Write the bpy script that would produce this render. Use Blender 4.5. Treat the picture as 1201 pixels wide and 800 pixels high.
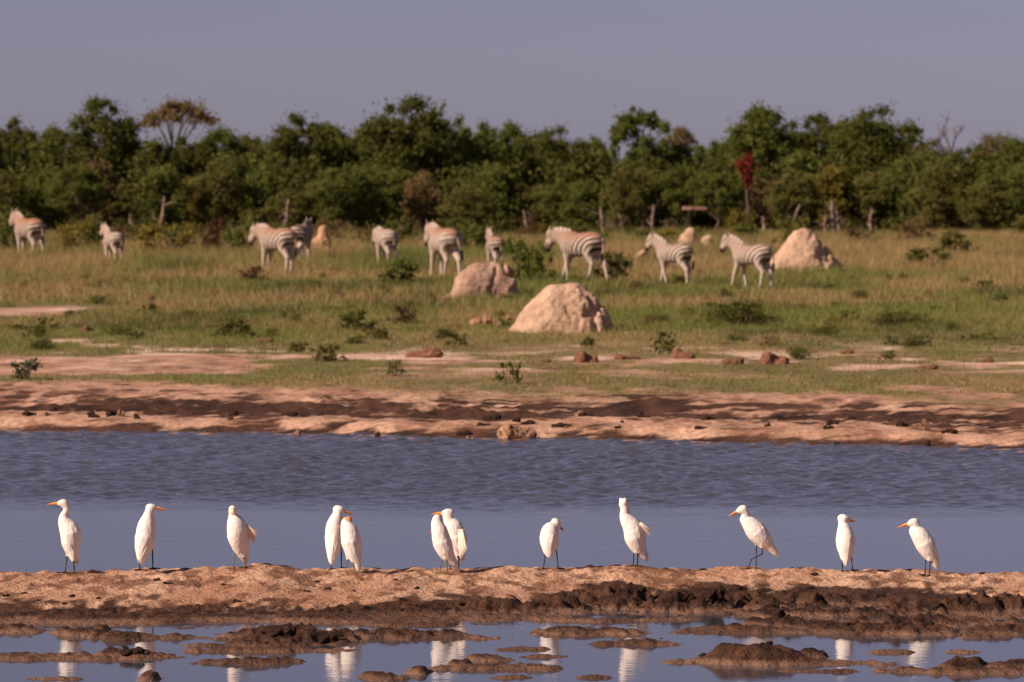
import bpy, math, random
import numpy as np
from mathutils import Vector
random.seed(7); rng = np.random.default_rng(11)
for o in list(bpy.data.objects): bpy.data.objects.remove(o)
scene = bpy.context.scene
COL = scene.collection
R = math.radians

# ------------------------------------------------------------------ camera, sky, sun, exposure
CAM_H, FPX, HOR = 2.75, 6000.0, 207.0          # eye height above the water, focal length and horizon of the 1201 px photograph
cam = bpy.data.cameras.new('camera'); camo = bpy.data.objects.new('camera', cam); COL.objects.link(camo)
camo.location = (0, 0, CAM_H)
camo.rotation_euler = (R(90) - math.atan((400 - HOR) / FPX), 0, 0)
cam.sensor_width = 36; cam.lens = FPX / 1201 * 36
cam.clip_start = 0.5; cam.clip_end = 8000
cam.dof.use_dof = True; cam.dof.focus_distance = 33.6; cam.dof.aperture_fstop = 6.6
scene.camera = camo
SUN_EL, SUN_AZ = 33.0, 243.0                    # azimuth clockwise from +Y: behind the camera, to its left
wd = bpy.data.worlds.new('World'); scene.world = wd; wd.use_nodes = True
nt = wd.node_tree; nt.nodes.clear()
sky = nt.nodes.new('ShaderNodeTexSky'); sky.sky_type = 'NISHITA'; sky.sun_disc = False
sky.sun_elevation = R(SUN_EL); sky.sun_rotation = R(SUN_AZ)
sky.altitude = 1000; sky.air_density = 1.0; sky.dust_density = 0.6; sky.ozone_density = 4.0
tint = nt.nodes.new('ShaderNodeMix'); tint.data_type = 'RGBA'; tint.blend_type = 'MULTIPLY'
tint.inputs['Factor'].default_value = 1.0; tint.inputs['B'].default_value = (0.71, 0.635, 0.865, 1)
bg = nt.nodes.new('ShaderNodeBackground'); bg.inputs['Strength'].default_value = 0.050
wo = nt.nodes.new('ShaderNodeOutputWorld')
hsv = nt.nodes.new('ShaderNodeHueSaturation'); hsv.inputs['Saturation'].default_value = 0.5      # dusty dry-season air
nt.links.new(sky.outputs[0], hsv.inputs['Color']); nt.links.new(hsv.outputs[0], tint.inputs['A']); nt.links.new(tint.outputs['Result'], bg.inputs[0]); nt.links.new(bg.outputs[0], wo.inputs[0])
sun = bpy.data.lights.new('sun', 'SUN'); suno = bpy.data.objects.new('sun', sun); COL.objects.link(suno)
sun.energy = 5.0; sun.angle = R(0.5); sun.color = (1.0, 0.83, 0.71)
sd = Vector((math.sin(R(SUN_AZ)) * math.cos(R(SUN_EL)), math.cos(R(SUN_AZ)) * math.cos(R(SUN_EL)), math.sin(R(SUN_EL))))
suno.rotation_euler = sd.to_track_quat('Z', 'Y').to_euler(); suno.location = (-20, -10, 30)
vs = scene.view_settings; vs.view_transform = 'Standard'; vs.look = 'None'; vs.gamma = 1; vs.use_curve_mapping = False
vs.exposure = 0.40

# ------------------------------------------------------------------ helpers
def S(r, g, b):
    return tuple(((c / 255) / 12.92 if c / 255 <= .04045 else ((c / 255 + .055) / 1.055) ** 2.4) for c in (r, g, b))
def at(px, py, z=0.0):
    D = FPX * (CAM_H - z) / (py - HOR)
    return ((px - 600.5) * D / FPX, D, z)
def hash3(i, j, k, seed):
    h = (i.astype(np.uint32) * np.uint32(374761393) + j.astype(np.uint32) * np.uint32(668265263)
         + k.astype(np.uint32) * np.uint32(2147483647) + np.uint32((seed * 974634777) & 0xffffffff))
    h = (h ^ (h >> np.uint32(13))) * np.uint32(1274126177)
    h = h ^ (h >> np.uint32(16))
    return (h & np.uint32(0xffffff)).astype(np.float64) / 0xffffff
def noise3(x, y, z, seed=0):
    x, y, z = np.broadcast_arrays(np.asarray(x, float), np.asarray(y, float), np.asarray(z, float))
    fi = [np.floor(a) for a in (x, y, z)]
    i, j, k = [a.astype(np.int64) for a in fi]
    f = [a - b for a, b in zip((x, y, z), fi)]
    u, v, w = [t * t * t * (t * (t * 6 - 15) + 10) for t in f]
    def c(a, b, d): return hash3(i + a, j + b, k + d, seed)
    return ((c(0,0,0)*(1-u)+c(1,0,0)*u)*(1-v)+(c(0,1,0)*(1-u)+c(1,1,0)*u)*v)*(1-w) + \
           ((c(0,0,1)*(1-u)+c(1,0,1)*u)*(1-v)+(c(0,1,1)*(1-u)+c(1,1,1)*u)*v)*w
def noise2(x, y, seed=0):
    x, y = np.broadcast_arrays(np.asarray(x, float), np.asarray(y, float))
    fx, fy = np.floor(x), np.floor(y); i, j = fx.astype(np.int64), fy.astype(np.int64); k = np.zeros_like(i)
    u, v = x - fx, y - fy; u = u*u*u*(u*(u*6-15)+10); v = v*v*v*(v*(v*6-15)+10)
    return (hash3(i,j,k,seed)*(1-u)+hash3(i+1,j,k,seed)*u)*(1-v)+(hash3(i,j+1,k,seed)*(1-u)+hash3(i+1,j+1,k,seed)*u)*v
def fbm2(x, y, oct=4, seed=0, gain=.5):
    s = 0; a = 1; t = 0
    for o in range(oct):
        s = s + a * noise2(x * 2**o + 17.3*o, y * 2**o - 9.1*o, seed + o); t += a; a *= gain
    return s / t
def fbm3(x, y, z, oct=4, seed=0, gain=.5):
    s = 0; a = 1; t = 0
    for o in range(oct):
        s = s + a * noise3(x * 2**o + 7.3*o, y * 2**o - 3.1*o, z * 2**o + 1.7*o, seed + o); t += a; a *= gain
    return s / t
def billow2(x, y, oct=3, seed=0):
    s = 0; a = 1; t = 0
    for o in range(oct):
        n = noise2(x * 2**o + 5.1*o, y * 2**o + 3.3*o, seed + o)
        s = s + a * (1 - np.abs(2*n - 1)); t += a; a *= .5
    return s / t
def sst(a, b, x):
    t = np.clip((x - a) / (b - a), 0, 1); return t * t * (3 - 2 * t)
def lerp(a, b, t):
    a = np.asarray(a, float); b = np.asarray(b, float); return a + (b - a) * np.asarray(t)[..., None]

def mesh_np(name, V, F, cols=None, smooth=True):
    """V (n,3); F (m,k) array or a list of arrays with different k; cols (n,3) -> point colour attribute Col"""
    me = bpy.data.meshes.new(name)
    Fs = F if isinstance(F, list) else [F]
    Fs = [f for f in Fs if len(f)]
    V = np.asarray(V, np.float32)
    nl = sum(f.size for f in Fs); nf = sum(len(f) for f in Fs)
    me.vertices.add(len(V)); me.vertices.foreach_set('co', V.ravel())
    me.loops.add(nl); me.polygons.add(nf)
    me.loops.foreach_set('vertex_index', np.concatenate([f.ravel() for f in Fs]).astype(np.int32))
    starts = []; tot = []; p = 0
    for f in Fs:
        k = f.shape[1]; starts.append(p + np.arange(len(f)) * k); tot.append(np.full(len(f), k)); p += f.size
    me.polygons.foreach_set('loop_start', np.concatenate(starts).astype(np.int32))
    me.polygons.foreach_set('loop_total', np.concatenate(tot).astype(np.int32))
    me.polygons.foreach_set('use_smooth', np.full(nf, smooth))
    me.update(calc_edges=True)
    if cols is not None:
        a = me.attributes.new('Col', 'FLOAT_COLOR', 'POINT')
        c = np.ones((len(V), 4), np.float32); c[:, :cols.shape[1]] = cols
        a.data.foreach_set('color', c.ravel())
    return me
def add_obj(name, me, mat=None, parent=None, loc=(0,0,0), rz=0.0, scale=None):
    o = bpy.data.objects.new(name, me); COL.objects.link(o)
    if mat is not None and me is not None and len(me.materials) == 0: me.materials.append(mat)
    if parent is not None: o.parent = parent
    o.location = loc; o.rotation_euler = (0, 0, rz)
    if scale is not None: o.scale = scale if hasattr(scale, '__len__') else (scale,)*3
    return o
def tag(o, label=None, cat=None, group=None, kind=None):
    if label: o['label'] = label
    if cat: o['category'] = cat
    if group: o['group'] = group
    if kind: o['kind'] = kind
    return o

def mat_attr(name, rough=.8, spec=.3, nscale=0, namount=0.0, bump=0.0, bscale=20.0, bdist=.02, sss=0, translucent=0.0, aniso=None, rough_attr=None):
    """Principled material whose colour is the Col attribute with fine noise; optional bump"""
    m = bpy.data.materials.new(name); m.use_nodes = True; n = m.node_tree; b = n.nodes['Principled BSDF']
    at_ = n.nodes.new('ShaderNodeAttribute'); at_.attribute_name = 'Col'
    col = at_.outputs['Color']
    tc = n.nodes.new('ShaderNodeTexCoord'); co = tc.outputs['Object']
    if aniso:
        mp = n.nodes.new('ShaderNodeMapping'); mp.inputs['Scale'].default_value = aniso
        n.links.new(co, mp.inputs['Vector']); co = mp.outputs[0]
    if namount:
        nz = n.nodes.new('ShaderNodeTexNoise'); nz.inputs['Scale'].default_value = nscale; nz.inputs['Detail'].default_value = 6
        n.links.new(co, nz.inputs['Vector'])
        mr = n.nodes.new('ShaderNodeMapRange'); mr.inputs['From Min'].default_value = .3; mr.inputs['From Max'].default_value = .7
        mr.inputs['To Min'].default_value = 1 - namount; mr.inputs['To Max'].default_value = 1 + namount
        n.links.new(nz.outputs[0], mr.inputs['Value'])
        vm = n.nodes.new('ShaderNodeVectorMath'); vm.operation = 'SCALE'
        n.links.new(col, vm.inputs[0]); n.links.new(mr.outputs[0], vm.inputs['Scale']); col = vm.outputs[0]
    n.links.new(col, b.inputs['Base Color'])
    b.inputs['Roughness'].default_value = rough; b.inputs['Specular IOR Level'].default_value = spec
    if rough_attr:
        mr2 = n.nodes.new('ShaderNodeMapRange'); mr2.inputs['To Min'].default_value = rough_attr[0]; mr2.inputs['To Max'].default_value = rough_attr[1]
        n.links.new(at_.outputs['Alpha'], mr2.inputs['Value']); n.links.new(mr2.outputs[0], b.inputs['Roughness'])
    if bump:
        nb = n.nodes.new('ShaderNodeTexNoise'); nb.inputs['Scale'].default_value = bscale; nb.inputs['Detail'].default_value = 5
        n.links.new(co, nb.inputs['Vector'])
        bp = n.nodes.new('ShaderNodeBump'); bp.inputs['Strength'].default_value = bump; bp.inputs['Distance'].default_value = bdist
        n.links.new(nb.outputs[0], bp.inputs['Height']); n.links.new(bp.outputs[0], b.inputs['Normal'])
    if translucent:
        tr = n.nodes.new('ShaderNodeBsdfTranslucent'); n.links.new(col, tr.inputs[0])
        mx = n.nodes.new('ShaderNodeMixShader'); mx.inputs[0].default_value = translucent
        out = n.nodes['Material Output']
        n.links.new(b.outputs[0], mx.inputs[1]); n.links.new(tr.outputs[0], mx.inputs[2]); n.links.new(mx.outputs[0], out.inputs[0])
    return m
M = {}
M['ground'] = mat_attr('soil_and_turf', .95, .1, 16, .32, .4, 14, .05)
M['mud'] = mat_attr('pond_mud', .8, .12, 45, .32, 1.0, 45, .02, rough_attr=(.95, .75))
M['clod'] = mat_attr('dried_earth', .95, .15, 14, .3, 1.0, 18, .03)
M['mound'] = mat_attr('termite_earth', .95, .15, 9, .16, 1.0, 14, .04)
M['grass'] = mat_attr('grass_blades', .7, .2, translucent=.3)
M['leaf'] = mat_attr('leaves', .75, .1, translucent=.42)
M['bark'] = mat_attr('bark', .95, .1, 8, .35, .8, 20, .03)
M['feather'] = mat_attr('white_feathers', .9, .1, 70, .06, .5, 70, .008, aniso=(1, 1, .22))
M['beak'] = mat_attr('beak_horn', .4, .4, 60, .1)
M['zebra'] = mat_attr('zebra_hair', .85, .15, 25, .12, .3, 60, .01)
M['wood'] = mat_attr('weathered_board', .9, .15, 12, .3, .5, 20, .01)
m = bpy.data.materials.new('eye_gloss'); m.use_nodes = True
m.node_tree.nodes['Principled BSDF'].inputs['Base Color'].default_value = (.012, .01, .008, 1); m.node_tree.nodes['Principled BSDF'].inputs['Roughness'].default_value = .15
M['eye'] = m
m = bpy.data.materials.new('pond_water'); m.use_nodes = True; b = m.node_tree.nodes['Principled BSDF']
b.inputs['Base Color'].default_value = (.058, .055, .066, 1); b.inputs['Roughness'].default_value = .06; b.inputs['IOR'].default_value = 1.33
tcw = m.node_tree.nodes.new('ShaderNodeTexCoord'); nw = m.node_tree.nodes.new('ShaderNodeTexNoise'); nw.inputs['Scale'].default_value = 11; nw.inputs['Detail'].default_value = 4
bw = m.node_tree.nodes.new('ShaderNodeBump'); bw.inputs['Strength'].default_value = 1.0; bw.inputs['Distance'].default_value = .02
m.node_tree.links.new(tcw.outputs['Object'], nw.inputs['Vector']); aw = m.node_tree.nodes.new('ShaderNodeAttribute'); aw.attribute_name = 'Col'; mw = m.node_tree.nodes.new('ShaderNodeMath'); mw.operation = 'MULTIPLY'
m.node_tree.links.new(nw.outputs[0], mw.inputs[0]); m.node_tree.links.new(aw.outputs['Fac'], mw.inputs[1]); m.node_tree.links.new(mw.outputs[0], bw.inputs['Height']); m.node_tree.links.new(bw.outputs[0], b.inputs['Normal'])
M['water'] = m

def grid_faces(nr, nc):
    i = np.arange(nr - 1)[:, None] * nc + np.arange(nc - 1)[None]
    return np.stack([i, i + 1, i + nc + 1, i + nc], -1).reshape(-1, 4)
def steps(*segs):
    out = [segs[0][0]]
    for a, b_, d in segs:
        n = max(1, int(round((b_ - a) / d))); out += list(np.linspace(a, b_, n + 1)[1:])
    return np.array(out)
def geo(a, b_, d0, g):
    out = [a]; d = d0
    while out[-1] < b_: out.append(out[-1] + d); d *= g
    out[-1] = b_; return np.array(out[1:])

# ------------------------------------------------------------------ terrain functions
def shore(x):
    xx = np.clip(x, -14, 14)
    return 53.75 - .35 * xx - .012 * xx * xx + .9 * (fbm2(np.asarray(x)*.35, np.asarray(x)*0 + 3.3, 4, 91) - .5) + .25*(fbm2(np.asarray(x)*2.2, np.asarray(x)*0+8.3, 3, 94)-.5)
def far_height(x, y):
    d = y - shore(x)
    crest = .085 + .05 * fbm2(x*.8, y*.25, 3, 71)
    h = -.3 + (.3 + 0) * sst(-3, 0, d)
    h = h + crest * sst(-.05, .6, d)
    dit = np.exp(-((d - 3.9 - .5*np.sin(x*.6)) / 1.35)**2)
    h = h - .085 * dit
    h = h + .07 * sst(4.6, 7.5, d)
    lump = billow2(x*2.6, y*1.3, 3, 33)
    lm = np.exp(-((d - 4.0) / 1.9)**2) * (.35 + .65*sst(.35, .65, fbm2(x*.7, y*.3, 3, 55)))
    lump2 = billow2(x*7.5, y*4, 3, 34)
    h = h + lm * (.09 * (lump - .5) + .10*np.clip(lump2 - .45, -.1, 1)) + .05*sst(.1, .6, d)*(1 - sst(2.5, 4, d))*(fbm2(x*3.1, y*1.4, 4, 37) - .5)
    h = h + .05 * (fbm2(x*6, y*3.4, 4, 12) - .5) * sst(0, .5, d) * (1 - .6*sst(6, 12, d))
    h = h + .10 * (fbm2(x*.12, y*.06, 3, 5) - .5) * sst(9, 30, d)
    return h
def ground_h(x, y):
    """height of the land at one point (far side)"""
    return float(far_height(np.array([float(x)]), np.array([float(y)]))[0])
def sand_mask(x, y):
    """bare pale soil on the far side, 0..1"""
    n = fbm2(x*.35, y*.16, 4, 21); n2 = fbm2(x*1.3, y*.5, 4, 24)
    d = y - shore(x)
    # open strip between two grass belts, widest on the left
    c = 70.5 + .1*x; wdt = 3.6 - .18*np.clip(x, -8, 9)
    strip = np.exp(-((y - c) / np.maximum(wdt, 1.2))**4)
    ns = fbm2(x*.8 + 3, y*.55, 4, 26)
    strip = sst(.40, .62, strip * (.62 + .35*sst(-1, -5, x)) * (.35 + 1.15*n) * (.25 + 1.35*ns))
    patch = np.exp(-(((x + 9.4) / 1.6)**2 + ((y - 98) / 5)**2)); patch = sst(.35, .62, patch * (.1 + 1.8*n2))
    near = 1 - sst(6.6, 8.8, d + 4.5*(n2 - .5) + 3.0*(n - .5))
    spots = sst(.60, .74, n2*.6 + n*.4) * (1 - sst(85, 100, y)) * .8
    spots2 = sst(.46, .60, ns*.55 + n2*.45) * np.exp(-((y - 70.5)/5.5)**2) * (.9*sst(-4, -1, x) + .1)
    return np.clip(np.maximum.reduce([strip, patch, near, spots, spots2]), 0, 1)

# the ground: one sheet from behind the camera to the horizon
ys = np.concatenate([[-400, -200, -80, -30, -5, 8, 14], steps((18, 50, 2.0), (50, 62.5, .06), (62.5, 76, .16), (76, 130, .8), (130, 260, 2.5)), geo(260, 5000, 6, 1.25)])
xp = np.concatenate([steps((0, 6.6, .055), (6.6, 9, .15), (9, 30, .8)), geo(30, 3500, 2, 1.3)])
xs = np.concatenate([-xp[::-1][:-1], xp])
X, Y = np.meshgrid(xs, ys)
Z = far_height(X, Y)
nearland = .35 * (1 - sst(10, 22, Y)) + 0*X
pond_x = sst(45, 60, np.abs(X))
Z = np.where(Y < 45, -.3 + (nearland + .3) * (1 - sst(8, 22, Y)), Z)
Z = np.maximum(Z, -.3 + .6 * pond_x)
d = Y - shore(X)
n1 = fbm2(X*.5, Y*.22, 4, 61); n2 = fbm2(X*3, Y*1.2, 4, 62); n3 = fbm2(X*.06, Y*.03, 3, 63)
sandc = lerp(S(190, 150, 124), S(154, 113, 89), np.clip(n2*1.7 - .35, 0, 1))
sandc = lerp(sandc, S(128, 88, 66), sst(.58, .72, fbm2(X*5, Y*2.2, 3, 69))*.7)
sandc = lerp(sandc, S(226, 190, 166), sst(66, 69, Y) * sst(.4, .62, n1))
turf = lerp(S(104, 98, 58), S(128, 108, 70), np.clip(n1*1.6 - .3, 0, 1))
c = lerp(turf, sandc, sand_mask(X, Y))
wet = np.exp(-((d - 3.9 - .5*np.sin(X*.6)) / 2.2)**2) * (.46 + 1.0*fbm2(X*.7, Y*1.3, 4, 66)) + .8*np.exp(-((d - .05)/.28)**2)
wet = sst(.34, .62, wet + 1.0*(n2 - .5) + 1.5*(fbm2(X*2.2, Y*5.5, 4, 68) - .5))
c = lerp(c, lerp(S(44, 30, 25), S(88, 60, 46), np.clip(1.7*n2 - .35, 0, 1)), wet)
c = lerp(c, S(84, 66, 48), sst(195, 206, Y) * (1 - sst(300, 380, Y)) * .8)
g = add_obj('ground', mesh_np('ground', np.stack([X, Y, Z], -1).reshape(-1, 3), grid_faces(*X.shape), c.reshape(-1, 3)), M['ground'])
tag(g, 'pale sandy shore, dark wet ditch and grassland beyond the pond', kind='structure')

# the water: rippled by wind beyond a line, calm before it
ys = np.concatenate([[10, 16, 22], steps((26, 42, .12), (42, 57, .042), (57, 60, .5))])
xp = np.concatenate([steps((0, 6.4, .046), (6.4, 10, .2), (10, 60, 5))]); xs = np.concatenate([-xp[::-1][:-1], xp])
X, Y = np.meshgrid(xs, ys); Z = np.zeros_like(X)
wind = sst(41.0, 45.2, Y + 3.0*(fbm2(X*.25, Y*.7, 4, 40) - .5))
gust = .55 + .9 * fbm2(X*.35, Y*.16, 3, 41)
amp = .10 + wind * gust
amp = amp * (1 - .75*(1 - sst(35.5, 38.5, Y)))
for k in range(46):
    lam = 10 ** rng.uniform(math.log10(.13), math.log10(.42)); th = rng.normal(0, .8) + R(8)
    kk = 2*math.pi/lam; ph = rng.uniform(0, 7)
    Z += .0115 * lam**1.05 * np.sin(kk*(X*math.sin(th) + Y*math.cos(th)) + ph)
Z = Z * amp * .50
w = add_obj('water', mesh_np('water', np.stack([X, Y, Z], -1).reshape(-1, 3), grid_faces(*X.shape), np.repeat(np.clip(.05 + wind*gust, 0, 1).reshape(-1, 1), 3, 1)), M['water'])
tag(w, 'blue grey pond water, rippled far out and calm nearer', kind='structure')

# the near mud bank with its broken wet margin
ISL = [(8,742,36,3,.014,.04),(98,744,26,3,.012,.05),(118,741,12,2.5,.02,.05),(172,749,62,1.8,.012,.03),(150,752,22,1.8,.014,.03),(70,772,115,3.5,.012,.01),(152,770,36,4,.035,.05),
 (340,750,62,8,.05,.06),(440,748,105,4,.025,.04),(300,764,92,2.4,.012,.02),(290,780,60,3.5,.018,.03),(170,798,9,2.5,.04,.02),
 (455,797,26,4,.025,.03),(500,790,11,2,.045,.02),(585,786,66,3.5,.014,.02),(540,783,15,2,.04,.02),(575,775,26,2.5,.02,.025),
 (610,763,30,1.6,.007,0),(645,771,30,1.6,.007,0),(685,743,58,4.5,.018,.03),(740,757,62,2.6,.012,.02),(182,732,36,3,.010,0),
 (885,777,58,5,.085,.02),(905,779,115,4.5,.022,.02),(962,773,18,3,.05,.02),(1130,789,105,3.5,.015,.02),(1130,784,24,3,.055,.03),
 (1190,784,30,3,.045,.02),(1060,743,70,4,.045,.055),(960,738,60,4,.025,.045),(900,735,20,3,.06,.02),(870,742,70,3.5,.014,.025),
 (1150,748,20,2,.018,.02),(1045,767,25,1.6,.006,0),(1130,767,20,1.6,.006,0),(1010,743,120,3,.012,.02),(640,716,50,4,.02,.05),(745,712,40,4,.03,.06),(800,716,45,4,.03,.07),(840,714,30,3,.04,.06),(700,729,120,2,.010,.01),(560,727,120,2,.008,.015),(1000,722,90,3,.015,.05),(1120,718,80,4,.03,.06),(905,724,22,3,.04,.03),(90,728,110,3,.012,.03),(350,729,40,2,.012,.03),
 (480,733,50,2.5,.008,.01),(60,797,30,1.5,.006,0),(690,796,20,1.2,.006,0),(1180,742,40,4,.03,.05),(1100,733,90,4,.035,.05),
 (255,757,45,1.6,.008,.012),(610,797,26,1.5,.006,0),(960,790,60,1.5,.005,0)]
def crest_y(x): return 33.75 + .18*np.sin(x*.9 + .4)
def bank_height(x, y):
    px = 600.5 + x * FPX / y
    yc = crest_y(x); d = y - yc
    zc = .150 - .010*np.clip(x, -5, 5) * sst(-1, 4, x) + .045*np.exp(-((px - 305)/42)**2) + .02*(fbm2(x*1.3, x*0 + 1.1, 4, 13) - .5)
    right = sst(600, 700, px)
    front_w = 1.55 - .35*right
    prof = np.where(d > 0, 1 - .9*np.clip(d/1.0, 0, 4)**1.6, 1 - (.80 + .08*right)*np.clip(-d/front_w, 0, 1)**1.15)
    h = zc * prof
    t = sst(.80, 1.30, -d/front_w + .35*(fbm2(x*1.7, y*1.2, 3, 16) - .5))
    floor_ = -.036 + .012*(1 - sst(1.9, 2.9, -d/front_w)) + .045*(1 - sst(1.3, 2.1, -d/front_w))*fbm2(x*1.5, y*3.0, 4, 17)*1.25 + .034*(fbm2(x*1.1, y*3.4, 4, 49) - .5)*2.0
    h = h*(1 - t) + t*floor_
    h = np.maximum(h, -.25)
    # low flats and islands in the shallows
    wx = .16*(fbm2(x*2.2, y*1.1, 3, 18) - .5); wy = .30*(fbm2(x*1.6 + 9, y*1.6, 3, 19) - .5)
    isl = np.full_like(h, -.04); lm = np.zeros_like(h)
    isn = .6*fbm2(x*2.8, y*2.4, 4, 45) + .4*fbm2(x*9, y*6, 3, 46)
    for (cx, cy, hw, hd, hi, la) in ISL:
        X0, Y0, _ = at(cx, cy); rx = 1.3*hw / FPX * Y0; ry = .95*hd * Y0*Y0 / (FPX*CAM_H); hi = hi*.62 if hi < .08 else hi*.85; la = la*.95
        q = ((x + wx - X0)/rx)**2 + ((y + wy - Y0)/ry)**2
        e = np.exp(-q*.9); e = np.clip((e + (isn - .5)*np.sqrt(np.clip(e, 0, 1))*1.1), 0, 1)
        isl = np.maximum(isl, -.04 + (hi + .05)*np.minimum(e*1.25, 1)); lm = np.maximum(lm, la*np.minimum(e*1.5, 1))
    h2 = np.maximum(h, isl)
    # a churned, clodded belt along the foot of the bank
    belt = np.exp(-((-d - front_w*(1.0 - .06*right))/(.26 + .16*right))**2) * np.clip(-.35 + 1.9*fbm2(x*1.7, y*1.5, 3, 27), 0, 1.2)*(.75 + .45*right)
    lum = billow2(x*6.0 + 1.5*fbm2(x*2, y*2, 2, 48), y*4.6, 3, 28); lum2 = fbm2(x*20, y*10, 3, 29); lum3 = billow2(x*17, y*8.5, 2, 47)
    wet_ = sst(.55, .9, -d/front_w)
    h2 = h2 + (belt*.058 + lm*.62) * np.clip(lum - .50, -.16, 1) * 1.6 + (.05*belt + .7*lm) * (lum2 - .5) + (.055*belt + .7*lm)*np.clip(lum3 - .55, 0, 1) + .016*wet_*(lum2 - .5)
    dry = sst(.9, .2, -d/front_w) * sst(-1.2, -.2, -d)
    h2 = h2 + dry * (.045*(fbm2(x*4, y*2.4, 4, 35) - .5) + .034*(fbm2(x*14, y*7, 3, 36) - .5) + .03*np.clip(billow2(x*3.2, y*2, 2, 38)-.72,0,1))
    h2 = h2 + .007*(fbm2(x*24, y*14, 2, 30) - .5) + .006*(fbm2(x*5, y*3, 2, 31) - .5)
    return h2, d, front_w, belt, lm
def bank_z(x, y):
    return float(bank_height(np.array([float(x)]), np.array([float(y)]))[0][0])
ys = steps((24, 26.5, .5), (26.5, 34.9, .0215), (34.9, 36.4, .1))
xp = steps((0, 3.75, .0145), (3.75, 5.2, .06), (5.2, 14, .6)); xs = np.concatenate([-xp[::-1][:-1], xp])
X, Y = np.meshgrid(xs, ys)
H, dd, fw, belt, lm = bank_height(X, Y)
t = -dd / fw
n1 = fbm2(X*3, Y*1.6, 4, 81); n2 = fbm2(X*11, Y*6, 4, 82); n3 = fbm2(X*.8, Y*.5, 3, 83)
dryc = lerp(S(168, 124, 96), S(204, 164, 134), np.clip(2.0*n1 - .55, 0, 1))
dryc = lerp(dryc, S(118, 80, 59), sst(.50, .64, n2)*.85)
wetc = lerp(S(44, 29, 22), S(84, 56, 40), np.clip(1.9*n2 - .45, 0, 1))
lowc = lerp(S(128, 96, 77), S(82, 58, 45), np.clip(1.8*n1 - .4, 0, 1))
px = 600.5 + X*FPX/Y
edge = .84 - .22*sst(600, 700, px) + .16*sst(1080, 1160, px)
wetm = sst(edge - .13, edge + .07, t + .5*(n1 - .5) + .5*(n2 - .5) + .2*(n3 - .5))
c = lerp(dryc, wetc, wetm)
flat = wetm * (1 - sst(.014, .032, H + .014*(n2 - .5))) * sst(edge + .12, edge + .3, t) * .9
c = lerp(c, lowc, flat)
alpha = np.clip(wetm, 0, 1)
cc = np.concatenate([c, alpha[..., None]], -1).reshape(-1, 4)
bk = add_obj('mud_bank', mesh_np('mud_bank', np.stack([X, Y, H], -1).reshape(-1, 3), grid_faces(*X.shape), cc), M['mud'])
tag(bk, 'tan mud bank with a dark churned wet margin and muddy islets', kind='structure')

# ------------------------------------------------------------------ implicit surfaces
def surfnets(f, org, h):
    s = f < 0
    nx, ny, nz = f.shape
    cnt = np.zeros((nx-1, ny-1, nz-1), np.int8)
    offs = [(a, b_, c_) for a in (0, 1) for b_ in (0, 1) for c_ in (0, 1)]
    for a, b_, c_ in offs: cnt += s[a:nx-1+a, b_:ny-1+b_, c_:nz-1+c_]
    act = np.argwhere((cnt > 0) & (cnt < 8))
    idx = -np.ones(cnt.shape, np.int64); idx[tuple(act.T)] = np.arange(len(act))
    pos = np.zeros((len(act), 3)); num = np.zeros(len(act))
    cv = {o: f[act[:, 0]+o[0], act[:, 1]+o[1], act[:, 2]+o[2]] for o in offs}
    for o in offs:
        for ax in range(3):
            if o[ax] == 1: continue
            o2 = list(o); o2[ax] = 1; o2 = tuple(o2)
            A, B = cv[o], cv[o2]; cr = (A < 0) != (B < 0)
            tt = np.where(cr, A / np.where(cr, A - B, 1), 0)
            p = np.tile(np.array(o, float), (len(act), 1)); p[:, ax] += tt
            pos += np.where(cr[:, None], p, 0); num += cr
    V = (act + pos / num[:, None]) * h + np.array(org)
    Fs = []
    for ax in range(3):
        sl0 = [slice(None)]*3; sl1 = [slice(None)]*3; sl0[ax] = slice(0, -1); sl1[ax] = slice(1, None)
        A, B = s[tuple(sl0)], s[tuple(sl1)]
        for fl in (0, 1):
            e = np.argwhere((A & ~B) if fl == 0 else (~A & B))
            u, v = (ax + 1) % 3, (ax + 2) % 3
            e = e[(e[:, u] > 0) & (e[:, v] > 0) & (e[:, u] < f.shape[u]-1) & (e[:, v] < f.shape[v]-1)]
            def cell(du, dv):
                q = e.copy(); q[:, u] -= du; q[:, v] -= dv; return idx[tuple(q.T)]
            q = np.stack([cell(1, 1), cell(0, 1), cell(0, 0), cell(1, 0)], -1)
            Fs.append(q if fl == 0 else q[:, ::-1])
    return V, np.concatenate(Fs)
def capsule(P, a, ra, b_, rb, lat=None):
    """round cone distance; lat = (axis, scale) squeezes it sideways"""
    a = np.array(a, float); b_ = np.array(b_, float); Q = P - a; ab = b_ - a
    if lat is not None:
        ax = np.array(lat[0], float); s = lat[1]
        Q = Q + (Q @ ax)[..., None] * ax * (1/s - 1); ab = ab + (ab @ ax) * ax * (1/s - 1)
    t = np.clip((Q @ ab) / max(ab @ ab, 1e-12), 0, 1)
    d = np.linalg.norm(Q - t[..., None]*ab, axis=-1) - (ra + (rb - ra)*t)
    return d * (lat[1] if lat is not None and lat[1] < 1 else 1)
def smin(a, b_, k):
    h = np.clip(.5 + .5*(b_ - a)/k, 0, 1)
    return b_*(1-h) + a*h - k*h*(1-h)
def grid_pts(lo, hi, h):
    ax = [np.arange(l - 2.5*h, u + 2.5*h, h) for l, u in zip(lo, hi)]
    G = np.stack(np.meshgrid(*ax, indexing='ij'), -1)
    return G, np.array([a[0] for a in ax])
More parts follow.
